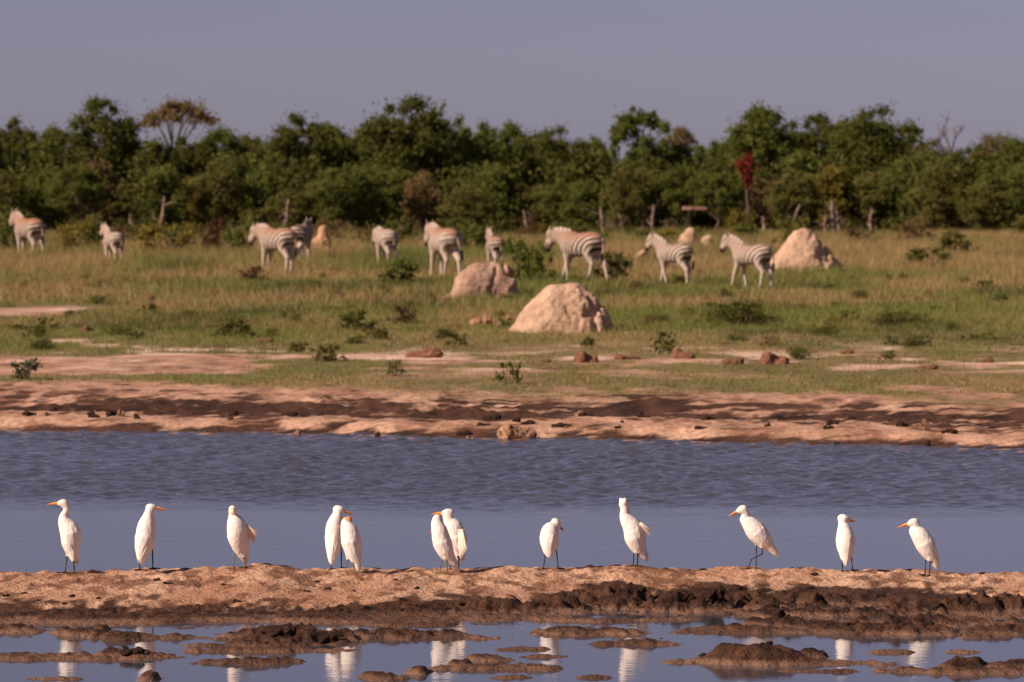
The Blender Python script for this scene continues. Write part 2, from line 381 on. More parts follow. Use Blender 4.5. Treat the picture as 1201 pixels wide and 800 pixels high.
def build_sdf(prims, h, k):
    """prims: (a, ra, b, rb, lat, k, key)"""
    A = np.array([np.minimum(np.array(p[0]) - p[1], np.array(p[2]) - p[3]) for p in prims]).min(0)
    B = np.array([np.maximum(np.array(p[0]) + p[1], np.array(p[2]) + p[3]) for p in prims]).max(0)
    G, org = grid_pts(A, B, h); f = None
    for p in prims:
        dd_ = capsule(G, p[0], p[1], p[2], p[3], p[4]); kk = p[5] if p[5] is not None else k
        f = dd_ if f is None else smin(f, dd_, kk)
    return G, org, f
def tube(pts, rad, n=6):
    """tapered tube along points -> V, F(quads)"""
    pts = np.array(pts, float); rad = np.array(rad, float); m_ = len(pts)
    tg = np.gradient(pts, axis=0); tg /= np.maximum(np.linalg.norm(tg, axis=1), 1e-9)[:, None]
    ref = np.where(np.abs(tg[:, 2:3]) > .9, np.array([[1., 0, 0]]), np.array([[0, 0, 1.]]))
    a = np.cross(tg, ref); a /= np.maximum(np.linalg.norm(a, axis=1), 1e-9)[:, None]; b_ = np.cross(tg, a)
    th = np.arange(n) * 2*math.pi/n
    V = pts[:, None] + rad[:, None, None]*(np.cos(th)[None, :, None]*a[:, None] + np.sin(th)[None, :, None]*b_[:, None])
    i = np.arange(m_-1)[:, None]*n + np.arange(n)[None]; j = np.arange(m_-1)[:, None]*n + ((np.arange(n)+1) % n)[None]
    return V.reshape(-1, 3), np.stack([i, i+n, j+n, j], -1).reshape(-1, 4)
def join(parts):
    Vs, Fs, o = [], [], 0
    for V, F in parts: Vs.append(V); Fs.append(F + o); o += len(V)
    return np.concatenate(Vs), np.concatenate(Fs)

# ------------------------------------------------------------------ egrets (points taken off the photograph, given their own depth and size)
WHITE, BUFF, LEGC = np.array(S(236, 224, 212)), np.array(S(222, 148, 92)), np.array(S(58, 50, 44))
def make_egret(label, base_px, facing, head, beak, neck, body, legs, crown=0.0, beak_shade=0.0, lean=0.0, droop=None, ruffle=False, dy=0.0, wing_open=0.0, legcol=None):
    """pixel coordinates give u (across) and v (up); facing in degrees: 0 left, 90 away, 180 right, 270 to the camera.
    Depth runs along the facing direction in proportion to lean."""
    gx = (base_px[0] - 600.5) / FPX * (33.72 + dy); D = float(crest_y(gx)) - .02 + dy; mp = D / FPX
    bx = (base_px[0] - 600.5) * mp; bz = bank_z(bx, D)
    root_loc = np.array([bx, D, bz])
    fa = R(facing); fwd = np.array([-math.cos(fa), math.sin(fa), 0.]); latv = np.array([math.sin(fa), math.cos(fa), 0.])
    ybot = base_px[1]
    def P(x, y, w=0.0):       # local metres
        return np.array([(x - base_px[0])*mp, w, (ybot - y)*mp])
    top = min(p[1] for p in body); bot = max(p[1] for p in body)
    def wdep(y):              # the upper body leans forward, the tail trails back
        return fwd[1] * lean * (.5 - (y - top)/(bot - top)) * (bot - top) * mp
    prims = []
    B = [(P(x, y, wdep(y)), r*mp) for x, y, r in body]
    N = [(P(x, y, wdep(top) + fwd[1]*.01), r*mp) for x, y, r in neck]
    hx, hy, hr = head; Hc = P(hx, hy, wdep(top) + fwd[1]*.02); hr *= mp
    bb = P(beak[0][0], beak[0][1]); bt = P(beak[1][0], beak[1][1])
    bb[1] = Hc[1] + beak[2]*.25; bt[1] = Hc[1] + beak[2]
    bdir = (bt - bb) / np.linalg.norm(bt - bb)
    chain = [(Hc, hr*.92)] + N + B
    cp = np.array([list(p) + [r] for p, r in chain]); ext = np.vstack([2*cp[0] - cp[1], cp, 2*cp[-1] - cp[-2]]); fine = []
    for i in range(1, len(ext) - 2):
        for t_ in (0, .25, .5, .75):
            p0, p1, p2, p3 = ext[i-1:i+3]
            fine.append(.5*(2*p1 + (p2 - p0)*t_ + (2*p0 - 5*p1 + 4*p2 - p3)*t_**2 + (3*p1 - p0 - 3*p2 + p3)*t_**3))
    fine.append(cp[-1]); chain = [(np.array(q[:3]), max(q[3], .004)) for q in fine]
    prims.append((Hc - bdir*hr*.45, hr*.86, Hc + bdir*hr*.5, hr*.78, None, None, 'head'))
    prims.append((Hc + bdir*hr*.4, hr*.66, Hc + bdir*hr*1.25, hr*.36, None, None, 'face'))
    for (a, ra), (b_, rb) in zip(chain[:-1], chain[1:]):
        prims.append((a, ra, b_, rb, None, None, 'body'))
    # the tail as a flattened wedge
    tl = B[-1][0]; pv = B[-2][0]; td = (tl - pv)/np.linalg.norm(tl - pv)
    prims.append((pv, B[-2][1]*.75, tl + td*.010, .0075, None, None, 'body'))
    ground_v = 0.0
    for li, leg in enumerate(legs):
        sgn = 1 if li == 0 else -1
        w0 = sgn*.026*latv[1]
        pts = [P(x, y, w0 + (wdep(y) if y < bot else 0)*.3) for x, y in leg]
        foot = pts[-1].copy(); wz = bank_z(bx + foot[0], D + foot[1]) - bz; foot[2] = wz + .004; pts[-1] = foot
        up = pts[0]; prims.append((up + np.array([0, 0, .05]), .016, up, .0085, None, .02, 'thigh'))
        for a, b_ in zip(pts[:-1], pts[1:]): prims.append((a, .0046, b_, .0042, None, .004, 'leg'))
        for an in (-.55, 0, .55, math.pi):
            ca, sa = math.cos(an), math.sin(an); dr = np.array([fwd[0]*ca - fwd[1]*sa, fwd[0]*sa + fwd[1]*ca, 0])
            prims.append((foot, .0046, foot + dr*(.055 if an != math.pi else .03) + np.array([0, 0, -.003]), .0035, None, .004, 'leg'))
    if ruffle:
        for q in range(7):
            dr = np.array([rng.uniform(-1, 1), rng.uniform(-1, 1), rng.uniform(.1, 1)]); dr /= np.linalg.norm(dr)
            prims.append((Hc, hr*.7, Hc + dr*hr*1.15, hr*.22, None, .008, 'head'))
    h = .0037
    G, org, f = build_sdf(prims, h, .010)
    f = f + .0036*(fbm3(G[..., 0]*45, G[..., 1]*45, G[..., 2]*22, 2, 3) - .5) * (np.abs(f) < .02)
    V, F = surfnets(f, org, h)
    best = np.full(len(V), 9.); key = np.zeros(len(V), int)
    names = {'body': 0, 'head': 1, 'face': 2, 'thigh': 0, 'leg': 3}
    for p in prims:
        dq = capsule(V, p[0], p[1], p[2], p[3]); mk = dq < best; best = np.where(mk, dq, best); key = np.where(mk, names[p[6]], key)
    c_ = np.tile(WHITE, (len(V), 1))
    c_ *= (1 - .06*fbm3(V[:, 0]*30, V[:, 1]*30, V[:, 2]*12, 2, 5))[:, None]
    up = np.clip((V[:, 2] - Hc[2])/hr + .2, 0, 1)
    c_ = np.where((key == 1)[:, None], lerp(c_, np.tile(BUFF, (len(V), 1)), np.clip(up*crown, 0, 1)), c_)
    c_ = np.where((key == 2)[:, None], lerp(c_, np.tile(np.array(S(238, 196, 120)), (len(V), 1)), np.full(len(V), .45)), c_)
    c_[key == 3] = LEGC if legcol is None else legcol
    o = add_obj('egret', mesh_np('egret', V, F, c_), M['feather'], loc=root_loc)
    tag(o, label, 'egret', 'white egrets standing along the mud bank')
    # bill: two tapered halves
    bl = np.linalg.norm(bt - bb); b0 = Hc + bdir*hr*1.0; tip = bt; r0 = hr*.46
    ss = np.linspace(0, 1, 7); pts = b0 + (tip - b0)*ss[:, None]; pts[:, 2] -= .004*ss**2
    V1, F1 = tube(pts + np.array([0, 0, r0*.22]), r0*(1 - ss**1.3*.93)*.78, 7)
    V2, F2 = tube((b0 + (tip - b0)*(ss*.97)[:, None]) - np.array([0, 0, r0*.30]), r0*(1 - ss*.92)*.62, 7)
    bcol = lambda Q: lerp(S(240, 170, 76), S(226, 124, 52), np.clip(((Q - b0) @ bdir)/bl, 0, 1))*(1 - beak_shade*.6)  # bill darkened to put the shade of a turned-away face into its colour
    bo = add_obj('beak', mesh_np('beak', V1, F1, bcol(V1)), M['beak'], o)
    add_obj('lower_bill', mesh_np('lower_bill', V2, F2, bcol(V2)), M['beak'], bo)
    # eyes
    side = np.cross(bdir, [0, 0, 1.]); side /= np.linalg.norm(side)
    for s_ in (-1, 1):
        ce = Hc + bdir*hr*.62 + side*s_*hr*.66 + np.array([0, 0, hr*.2])
        th, ph = np.meshgrid(np.linspace(0, 2*math.pi, 9)[:-1], np.linspace(.01, math.pi - .01, 6))
        Ve = ce + .0042*np.stack([np.sin(ph)*np.cos(th), np.sin(ph)*np.sin(th), np.cos(ph)], -1).reshape(-1, 3)
        i = np.arange(5)[:, None]*8 + np.arange(8)[None]; j = np.arange(5)[:, None]*8 + ((np.arange(8)+1) % 8)[None]
        add_obj('eye', mesh_np('eye', Ve, np.stack([i, i+8, j+8, j], -1).reshape(-1, 4)), M['eye'], o)
    # folded wings wrapped round the sides, ending in stepped flight feathers
    ax = np.array([b_[0] for b_ in B]); rr = np.array([b_[1] for b_ in B])
    L = np.concatenate([[0], np.cumsum(np.linalg.norm(np.diff(ax, axis=0), axis=1))]); L /= L[-1]
    for s_ in (-1, 1):
        nS, nT = 26, 13
        sg = np.linspace(.03, .985, nS); tt = np.linspace(-1, 1, nT)
        A = np.stack([np.interp(sg, L, ax[:, q]) for q in range(3)], -1); rad = np.interp(sg, L, rr)
        tg = np.gradient(A, axis=0); tg /= np.linalg.norm(tg, axis=1)[:, None]
        la = latv*s_ - tg*(tg @ (latv*s_))[:, None]; la /= np.linalg.norm(la, axis=1)[:, None]
        bk_ = np.cross(tg, la); back = -fwd; bk_ *= np.sign(bk_ @ (back + np.array([0, 0, .6])))[:, None]
        hi_ = np.interp(sg, [0, .15, .6, 1], [.5, 1.25, 1.35, 1.2]); lo_ = np.interp(sg, [0, .12, .45, .8, 1], [-.3, -.75, -.7, .1, .85])
        ang = lo_[:, None] + (hi_ - lo_)[:, None]*(tt[None]*.5 + .5)
        feath = (np.floor((tt*.5 + .5)*6.99) % 2)*.0028
        rad2 = np.maximum(rad, .010)[:, None]*(1.015 + wing_open*(.35*sg[:, None])) + .003 + feath[None] + .003*np.sin(np.pi*np.clip(sg, 0, 1))[:, None] - (.014*(1 - sst(.0, .30, sg)))[:, None] - .004*(np.abs(tt)**6)[None]*(1 - sst(.7, .9, sg))[:, None]
        W = A[:, None] + rad2[..., None]*(np.cos(ang)[..., None]*la[:, None] + np.sin(ang)[..., None]*bk_[:, None])
        saw = (np.abs(((tt*.5+.5)*5) % 1 - .5))*.022
        W[-6:] += tg[-6:, None]*(saw[None, :, None]*np.linspace(0, 1, 6)[:, None, None])
        inner = A[:, None] + (rad2[..., None] - .006)*(np.cos(ang)[..., None]*la[:, None] + np.sin(ang)[..., None]*bk_[:, None])
        Vw = np.concatenate([W.reshape(-1, 3), inner.reshape(-1, 3)]); Fa = grid_faces(nS, nT); n0 = nS*nT
        rim = np.concatenate([np.arange(nT-1), np.arange(nS-1)*nT + nT-1, (nS-1)*nT + np.arange(nT-1, 0, -1), np.arange(nS-1, 0, -1)*nT])
        rq = np.stack([rim, np.roll(rim, -1), np.roll(rim, -1)+n0, rim+n0], -1)
        cw = np.tile(WHITE*.985, (len(Vw), 1)); cw *= (1 - .05*np.tile(np.repeat(np.abs(np.sin(tt*9))[None], nS, 0).ravel(), 2))[:, None]
        add_obj('wing', mesh_np('wing', Vw, np.concatenate([Fa, Fa[:, ::-1] + n0, rq]), cw), M['feather'], o)
    if droop:
        # a half-lowered wing tip held off the flank
        (x0, y0), (x1, y1), wd_, dz, dc = droop
        a, b_ = P(x0, y0, dz), P(x1, y1, dz*1.5); dr = b_ - a; nrm = np.array([dr[2], 0, -dr[0]]); nrm /= np.linalg.norm(nrm)
        parts = []
        for q in range(7):
            f_ = q/6; st = a - nrm*wd_*f_*.7; en = a + dr*(1 - .30*f_) - nrm*wd_*f_*1.1
            sp = np.linspace(0, 1, 6); pt = st + (en - st)*sp[:, None] + np.array([0, -.004*q, 0]); pt[:, 2] -= .006*np.sin(sp*3)
            parts.append(tube(pt, .0085*np.array([.5, 1, 1.05, .95, .7, .15]), 6))
        Vd, Fd = join(parts)
        add_obj('wing_tip', mesh_np('wing_tip', Vd, Fd, np.tile(np.array(dc), (len(Vd), 1))), M['feather'], o)  # tan tone puts the lowered wing's shade into its colour
    return o
BT = np.array(S(120, 104, 72))
make_egret('upright egret with long stretched neck and level orange beak pointing left', (81, 672), 0, (73, 590.4, 4.5), ((66.8, 591.2), (53.5, 591.6), 0), [(77.6, 596, 3.2), (76, 601.5, 3.3), (73.6, 606.5, 4.2)],
    [(75.5, 614, 7.5), (82, 625, 11.8), (82.6, 638, 10.2), (85.6, 651, 6.2), (87.5, 661, 2)], [[(77.6, 652), (75, 672)], [(85.5, 657), (86.8, 672)]], crown=.25)
make_egret('upright egret with back half turned and orange beak pointing right', (171, 672), 150, (176.2, 598.2, 5), ((183, 599.4), (195, 600.2), 0), [(174, 605, 5.2), (173, 611, 7)],
    [(171.2, 620, 10.3), (169.8, 634, 11.2), (167.4, 646, 8.6), (166.2, 655.5, 5.4), (165.6, 662, 2.6)], [[(163.4, 657), (163, 672)], [(178, 646), (178, 672)]], lean=.25)
make_egret('egret with bright rusty crown and one wing held away from its side', (279, 669), 300, (272.8, 600.8, 4.5), ((274, 602), (275.2, 606.5), -.065), [(272.8, 607, 3.8), (274, 611.5, 5.5)],
    [(277.5, 620, 11), (279, 632.5, 11.8), (281, 644, 9), (285, 655, 5.5), (286.9, 662.5, 2)], [[(274.8, 647.5), (273, 670)], [(286, 656), (287, 669)]], crown=1.3, lean=.3,
    droop=((284, 622), (299, 640), .05, -.02, S(222, 196, 168)), legcol=BT)
make_egret('egret with back turned and shaded beak pointing right over its rusty-crowned neighbour', (394, 672), 125, (396.6, 603, 5.3), ((402.5, 605.6), (415, 608.6), -.004), [(395.4, 609.4, 5.5), (393.8, 615, 7.5)],
    [(391.8, 623.8, 9.6), (391, 635, 9.2), (390.6, 647.5, 7.5), (389.4, 657.5, 4.5), (389, 664, 2)], [[(388.6, 657), (388, 672)], [(400, 646), (399.8, 672)]], beak_shade=.6, lean=.3, dy=.10)
make_egret('hunched rusty-crowned egret tucked close beside a taller one', (411, 673), 40, (406.2, 614.6, 5.7), ((402, 616.5), (397.5, 621), .02), [(406.8, 619.8, 6.5)],
    [(409.5, 626, 9.8), (412, 638.5, 11.2), (414.4, 651, 8), (418.5, 662, 4), (420.4, 669.5, 1.6)], [[(407.4, 658), (404.4, 673)], [(414, 660), (415, 673)]], crown=1.2, lean=.2, dy=-.10, legcol=BT)
make_egret('hunched egret whose orange beak points down at its chest', (521, 673), 20, (511.9, 611, 5.4), ((508, 614.5), (504.6, 625), 0), [(513, 617, 6.6)],
    [(515.6, 624.5, 9), (518.4, 637, 10.2), (523, 648.8, 8.4), (528.8, 657.5, 4.8), (533.8, 663.8, 2.4)], [[(518.8, 652), (515, 673)], [(523.8, 654), (524, 673)]], dy=-.12, legcol=BT)
make_egret('egret with shade-toned lowered wing, its beak laid over a hunched neighbour', (533, 674), 20, (525.2, 608, 5.7), ((519.5, 607.8), (506, 608.4), -.01), [(525.8, 614.5, 5.4), (528, 619.5, 6.6)],
    [(532.5, 625.5, 10), (535.6, 637.5, 10.2), (537.5, 648.8, 8), (539.4, 657.8, 4.5), (539.6, 662, 2.4)], [[(529, 656), (527.8, 674)], [(537.5, 656), (538, 674)]], dy=.13, wing_open=.5,
    droop=((537, 626), (540, 661), .045, -.05, S(226, 210, 194)))
make_egret('short egret with back turned, legs apart and head sunk into its shoulders', (646, 673), 110, (652.4, 620.4, 5), ((656.6, 623), (661.5, 629), -.005), [(650, 624.6, 5)],
    [(645.6, 628.4, 8.6), (644.6, 635, 10.3), (644.4, 644, 9.2), (644.4, 652.5, 6), (645, 657.5, 3)], [[(640.2, 652), (637.5, 673)], [(652.6, 650), (654.8, 673)]], beak_shade=.9, lean=.3)
make_egret('shaggy-headed egret with long neck and a wing tip drooping behind', (745, 674), 20, (731.4, 600, 5.4), ((729, 600), (726.5, 603), .05), [(733.4, 606.5, 4.8), (733, 613.8, 5.5)],
    [(737, 621.5, 8.2), (743, 630, 11), (745, 641, 11.2), (748.5, 651, 8.4), (754, 659.5, 4.6), (757.5, 665, 2.4)], [[(744, 655), (743, 674)], [(748, 656), (747.6, 674)]], ruffle=True,
    droop=((749, 624), (763, 637), 0.026, -.02, S(222, 206, 190)), wing_open=.25)
make_egret('egret stepping forward with bent leg and body pitched low', (888, 676), 0, (870.8, 606.2, 5), ((864.6, 609.6), (854.6, 614), 0), [(875.6, 611.5, 3.5), (873.2, 617.2, 4.4)],
    [(880, 623.5, 8.6), (888, 632.5, 11.4), (896, 641.5, 9.4), (903.8, 650, 5.5), (911, 658.8, 2.4)], [[(888, 648), (887.5, 676)], [(893.8, 650), (894.4, 658), (881.5, 664.5), (877.5, 676)]])
make_egret('slim egret with back turned and dark-shaded beak to the right', (993, 674.6), 105, (990.6, 613.4, 5.5), ((995.6, 614.4), (1005, 616.4), -.004), [(989.6, 619, 4.3)],
    [(991.2, 626, 7.4), (992.5, 635.3, 10.2), (992.5, 646.6, 9), (992.9, 656.5, 5.5), (992.5, 665, 2)], [[(988.6, 659), (988.5, 674.6)], [(999.4, 657), (1001, 674.6)]], beak_shade=.8, lean=.3)
make_egret('egret with drawn-in neck, slanting body and beak angled down to the left', (1089, 674.6), 10, (1071.9, 612.8, 5.2), ((1064.8, 614.6), (1053.2, 618.4), 0), [(1076, 617.6, 4.2), (1073, 622.6, 5.2)],
    [(1079, 627, 9.3), (1085.6, 637, 11), (1090.6, 647, 9), (1096.6, 657, 5.4), (1099.6, 665.5, 2.4)], [[(1087.4, 655), (1086.2, 674.6)], [(1091.6, 656), (1090.8, 674.6)]])

# ------------------------------------------------------------------ zebras
ZW, ZB, ZD = np.array(S(184, 164, 147)), np.array(S(50, 37, 31)), np.array(S(146, 98, 70))
def make_zebra(label, px, py, away, sc, neck=(.36, .28), headdir=(.26, -.36), swing=(0, 0, 0, 0), foal=0.0, dust=.5, tail=0.0, contrast=1.0):
    sc *= .855; away += 9 - 3*foal; swing = tuple(1.5*q_ for q_ in swing); neck = (neck[0] + .04, neck[1]*(.62 + .22*foal) - .02); headdir = (headdir[0]*.9, headdir[1]*.95)
    X0, Y0, _ = at(px, py, .15); z0 = ground_h(X0, Y0)
    q = 1.02 - .10*foal; lg = 1 + .06*foal
    def T(x, y, z): return np.array([x, y, z])*sc
    lat = lambda s: ((0, 1., 0), s)
    nk = T(.50 + neck[0], 0, 1.12 + neck[1]); hd = nk + T(headdir[0], 0, headdir[1])
    pr = [(T(-.34, 0, .95), .30*q*sc, T(.28, 0, .93), .29*q*sc, lat(.88), None, 'b'),
          (T(-.56, 0, 1.02), .245*q*sc, T(-.25, 0, .99), .27*q*sc, lat(.95), None, 'b'),
          (T(.26, 0, 1.0), .27*q*sc, T(.47, 0, .98), .20*q*sc, lat(.72), None, 'b'),
          (T(.40, 0, 1.08), .22*q*sc, nk, .125*q*sc, lat(.58), None, 'n'),
          (nk, .12*sc, nk*.45 + hd*.55, .10*sc, lat(.66), None, 'h'),
          (nk*.45 + hd*.55, .095*sc, hd, .066*sc, lat(.78), None, 'h')]
    hv = (hd - nk)/np.linalg.norm(hd - nk)
    for s in (-1, 1):
        e0 = nk - hv*.06*sc + T(0, s*.06, .06)
        pr.append((e0, .034*sc, e0 + T(-.02, s*.035, .15), .012*sc, None, .02*sc, 'e'))
    legs = [(-1, .38, swing[0]), (1, .38, swing[1])]
    for s, x0, dx in legs:
        yy = s*.115; mv = lambda z: dx*max(0, 1 - z/.8)
        ch = [(x0, .86, .14*q), (x0 - .02, .66, .092*q), (x0 + .01, .40, .052), (x0 + .005, .12, .036), (x0 + .03, .0, .05)]
        for (xa, za, ra), (xb, zb, rb) in zip(ch[:-1], ch[1:]):
            pr.append((T(xa + mv(za), yy, za), ra*sc, T(xb + mv(zb), yy, zb), rb*sc, None, .03*sc, 'l'))
    for s, dx in ((-1, swing[2]), (1, swing[3])):
        yy = s*.125; mv = lambda z: dx*max(0, 1 - z/.85)
        ch = [(-.54, .98, .19*q), (-.44, .72, .135*q), (-.62, .46, .062), (-.575, .13, .037), (-.54, .0, .05)]
        for (xa, za, ra), (xb, zb, rb) in zip(ch[:-1], ch[1:]):
            pr.append((T(xa + mv(za), yy, za), ra*sc, T(xb + mv(zb), yy, zb), rb*sc, None, .035*sc, 'l'))
    h = .0205*sc
    G, org, f = build_sdf(pr, h, .09*sc)
    V, F = surfnets(f, org, h)
    best = np.full(len(V), 9.); key = np.zeros(len(V), int); nm = {'b': 0, 'n': 1, 'h': 2, 'e': 3, 'l': 4}
    for p in pr:
        dq = capsule(V, p[0], p[1], p[2], p[3], p[4]); mk = dq < best; best = np.where(mk, dq, best); key = np.where(mk, nm[p[6]], key)
    L = V/sc; x, y, z = L.T; sd_ = int(px)
    wob = .035*(fbm3(x*4, y*4, z*4, 3, sd_) - .5)
    # trunk: arcs round the lower thigh, wide on the haunch and closing up towards the shoulder
    r = np.hypot(x + .80, (z - .60)*1.15) + wob
    ph = np.where(r < .95, r/.150, .95/.150 + (r - .95)/.105)
    st = .5 + .5*np.cos(2*math.pi*ph)
    st = sst(.44, .66, st) * (1 - .22*sst(.85, 1.1, r))
    # neck and head: bands across their own axis
    na = (nk/sc - np.array([.4, 0, 1.05])); na /= np.linalg.norm(na)
    sn = sst(.5, .75, .5 + .5*np.cos(2*math.pi*((L - np.array([.4, 0, 1.05])) @ na + wob)/.095))*.8
    ha = hv; hh = (L - nk/sc) @ ha
    sh = sst(.5, .8, .5 + .5*np.cos(2*math.pi*(hh*.4 + z*.6 + wob)/.06))*.65
    st = np.where(key == 1, sn, st); st = np.where(key >= 2, np.where(key == 4, st, sh), st)
    leg = sst(.80, .58, z); st = st*(1 - .92*leg)                     # legs run out to plain white
    st = np.where(sst(-.2, -.25, x)*sst(.95, .6, z) > .5, st*.8, st)
    belly = sst(.74, .66, z)*(np.abs(x) < .45)*(key == 0)
    c_ = lerp(np.tile(ZW, (len(V), 1)), np.tile(ZB, (len(V), 1)), np.clip(st*contrast, 0, 1))
    c_ = lerp(c_, np.tile(np.array(S(142, 116, 99)), (len(V), 1)), .38*sst(.75, 1.05, r)*sst(.45, .7, z)*(key != 4))
    dm = sst(1.0, 1.25, z)*dust*(key < 1) + .35*dust*sst(.9, 1.2, z)*(key == 1)
    dm = dm*(.6 + .6*fbm3(x*3, y*3, z*3, 2, 8))
    c_ = lerp(c_, np.tile(ZD, (len(V), 1)), np.clip(dm, 0, .8))
    c_ = lerp(c_, np.tile(ZB*1.4, (len(V), 1)), belly*.25)
    muz = sst(.66, .92, hh/np.linalg.norm((hd - nk)/sc))*(key == 2)
    c_ = lerp(c_, np.tile(np.array(S(44, 34, 32)), (len(V), 1)), muz)
    c_ = lerp(c_, np.tile(np.array(S(62, 54, 48)), (len(V), 1)), sst(.06, .03, z))
    o = add_obj('zebra', mesh_np('zebra', V, F, c_), M['zebra'], loc=(X0, Y0, z0), rz=math.pi - R(away), scale=(1, 1.05, 1.05))
    tag(o, label, 'zebra', 'zebras walking in a line in front of the trees')
    # mane: an upright brush along the crest of the neck
    a0, a1 = T(.30, 0, 1.24), nk + T(-.03, 0, .11); n = 15; mv_, cm = [], []
    up = np.cross(a1 - a0, [0, 1, 0]); up = up/np.linalg.norm(up); up = up if up[2] > 0 else -up
    for i in range(n):
        t_ = i/(n-1); p0 = a0 + (a1 - a0)*t_ - up*.03*sc; hgt = sc*(.07 + .09*math.sin(math.pi*min(1, t_*.8 + .15)))*(1 + .12*rng.uniform(-1, 1)); w_ = .026*sc
        for yy, hh_ in ((-w_, 0), (-w_*.55, hgt), (w_*.55, hgt), (w_, 0)):
            mv_.append(p0 + np.array([0, yy, 0]) + up*hh_); cm.append(np.array(S(184, 162, 146)) if i % 3 else np.array(S(112, 90, 78)))
    Fm = [[i*4+j, i*4+j+1, i*4+j+5, i*4+j+4] for i in range(n-1) for j in range(3)] + [[0, 1, 2, 3], [n*4-4, n*4-1, n*4-2, n*4-3]]
    add_obj('mane', mesh_np('mane', np.array(mv_), np.array(Fm), np.array(cm)), M['zebra'], o)
    # tail with a dark tuft
    ps = [T(-.78, 0, 1.12), T(-.86, .02*tail, 1.0), T(-.88, .10*tail, .84), T(-.87, .16*tail, .70), T(-.86, .2*tail, .54), T(-.85, .2*tail, .42)]
    Vt, Ft = tube(ps[:4], np.array([.035, .032, .028, .024])*sc, 8)
    to = add_obj('tail', mesh_np('tail', Vt, Ft, np.tile(np.array(S(166, 144, 128)), (len(Vt), 1))), M['zebra'], o)
    Vt, Ft = tube([ps[2]*.3 + ps[3]*.7] + ps[3:], np.array([.02, .042, .046, .01])*sc, 8)
    add_obj('tail_tuft', mesh_np('tail_tuft', Vt, Ft, np.tile(np.array(S(40, 32, 30)), (len(Vt), 1))), M['zebra'], to)
    for s in (-1, 1):
        th, ph_ = np.meshgrid(np.linspace(0, 2*math.pi, 9)[:-1], np.linspace(.01, math.pi - .01, 6))
        Ve = nk + hv*.13*sc + np.array([0, s*.072*sc, .03*sc]) + .024*sc*np.stack([np.sin(ph_)*np.cos(th), np.sin(ph_)*np.sin(th), np.cos(ph_)], -1).reshape(-1, 3)
        i_ = np.arange(5)[:, None]*8 + np.arange(8)[None]; j_ = np.arange(5)[:, None]*8 + ((np.arange(8)+1) % 8)[None]
        add_obj('eye', mesh_np('eye', Ve, np.stack([i_, i_+8, j_+8, j_], -1).reshape(-1, 4)), M['eye'], o)
    return o
make_zebra('zebra with reddish dusty back and raised head beside the yellowish bush, rearmost in the line', 33, 304, 42, 1.1, neck=(.30, .42), headdir=(.22, -.38), swing=(.1, -.05, -.12, .10), dust=.95)
make_zebra('small pale zebra foal standing between the yellowish bush and the olive shrubs', 132, 312, 55, .84, neck=(.34, .36), headdir=(.22, -.36), foal=1, dust=.15, swing=(.12, -.1, -.05, .05), contrast=.75)
make_zebra('large zebra with a low-hung head and buff back, a darker zebra close behind its rump', 324, 321, 36, 1.05, neck=(.42, .16), headdir=(.20, -.40), swing=(.05, .05, .05, -.02), dust=.75, contrast=.9)
make_zebra('zebra seen from behind, half hidden at the rump of a large low-headed zebra', 354, 309, 97, 1.0, neck=(.3, .3), headdir=(.24, -.34), dust=.3, tail=.6)
make_zebra('hunched pale zebra with head down behind the leafy green bush', 452, 313, 58, .92, neck=(.44, .06), headdir=(.16, -.38), dust=.1, contrast=.7)
make_zebra('rusty-backed zebra seen from behind, legs spread, beside the flat-topped termite mound', 520, 327, 56, 1.10, neck=(.40, .22), headdir=(.18, -.40), swing=(.0, .1, -.16, .16), dust=.8, contrast=.6, tail=-.8)
make_zebra('small zebra standing right behind the flat-topped termite mound', 580, 317, 66, .82, neck=(.24, .40), headdir=(.2, -.36), foal=.7, dust=.6)
make_zebra('big striding zebra with bold flank stripes behind the domed termite mound', 680, 331, 32, 1.06, neck=(.48, .16), headdir=(.14, -.42), swing=(.26, -.04, -.22, .10), dust=.8, tail=.5, contrast=1.1)
make_zebra('young white-legged zebra walking with head up, close to the broken termite mound', 789, 335, 36, .86, neck=(.36, .36), headdir=(.22, -.34), foal=1, dust=.1, swing=(.16, -.16, .04, -.12), contrast=.9)
make_zebra('young zebra with head up in front of the peaked termite mound', 880, 338, 34, .90, neck=(.36, .36), headdir=(.22, -.34), foal=.9, dust=.25, swing=(-.1, .16, -.1, .06), contrast=.85)

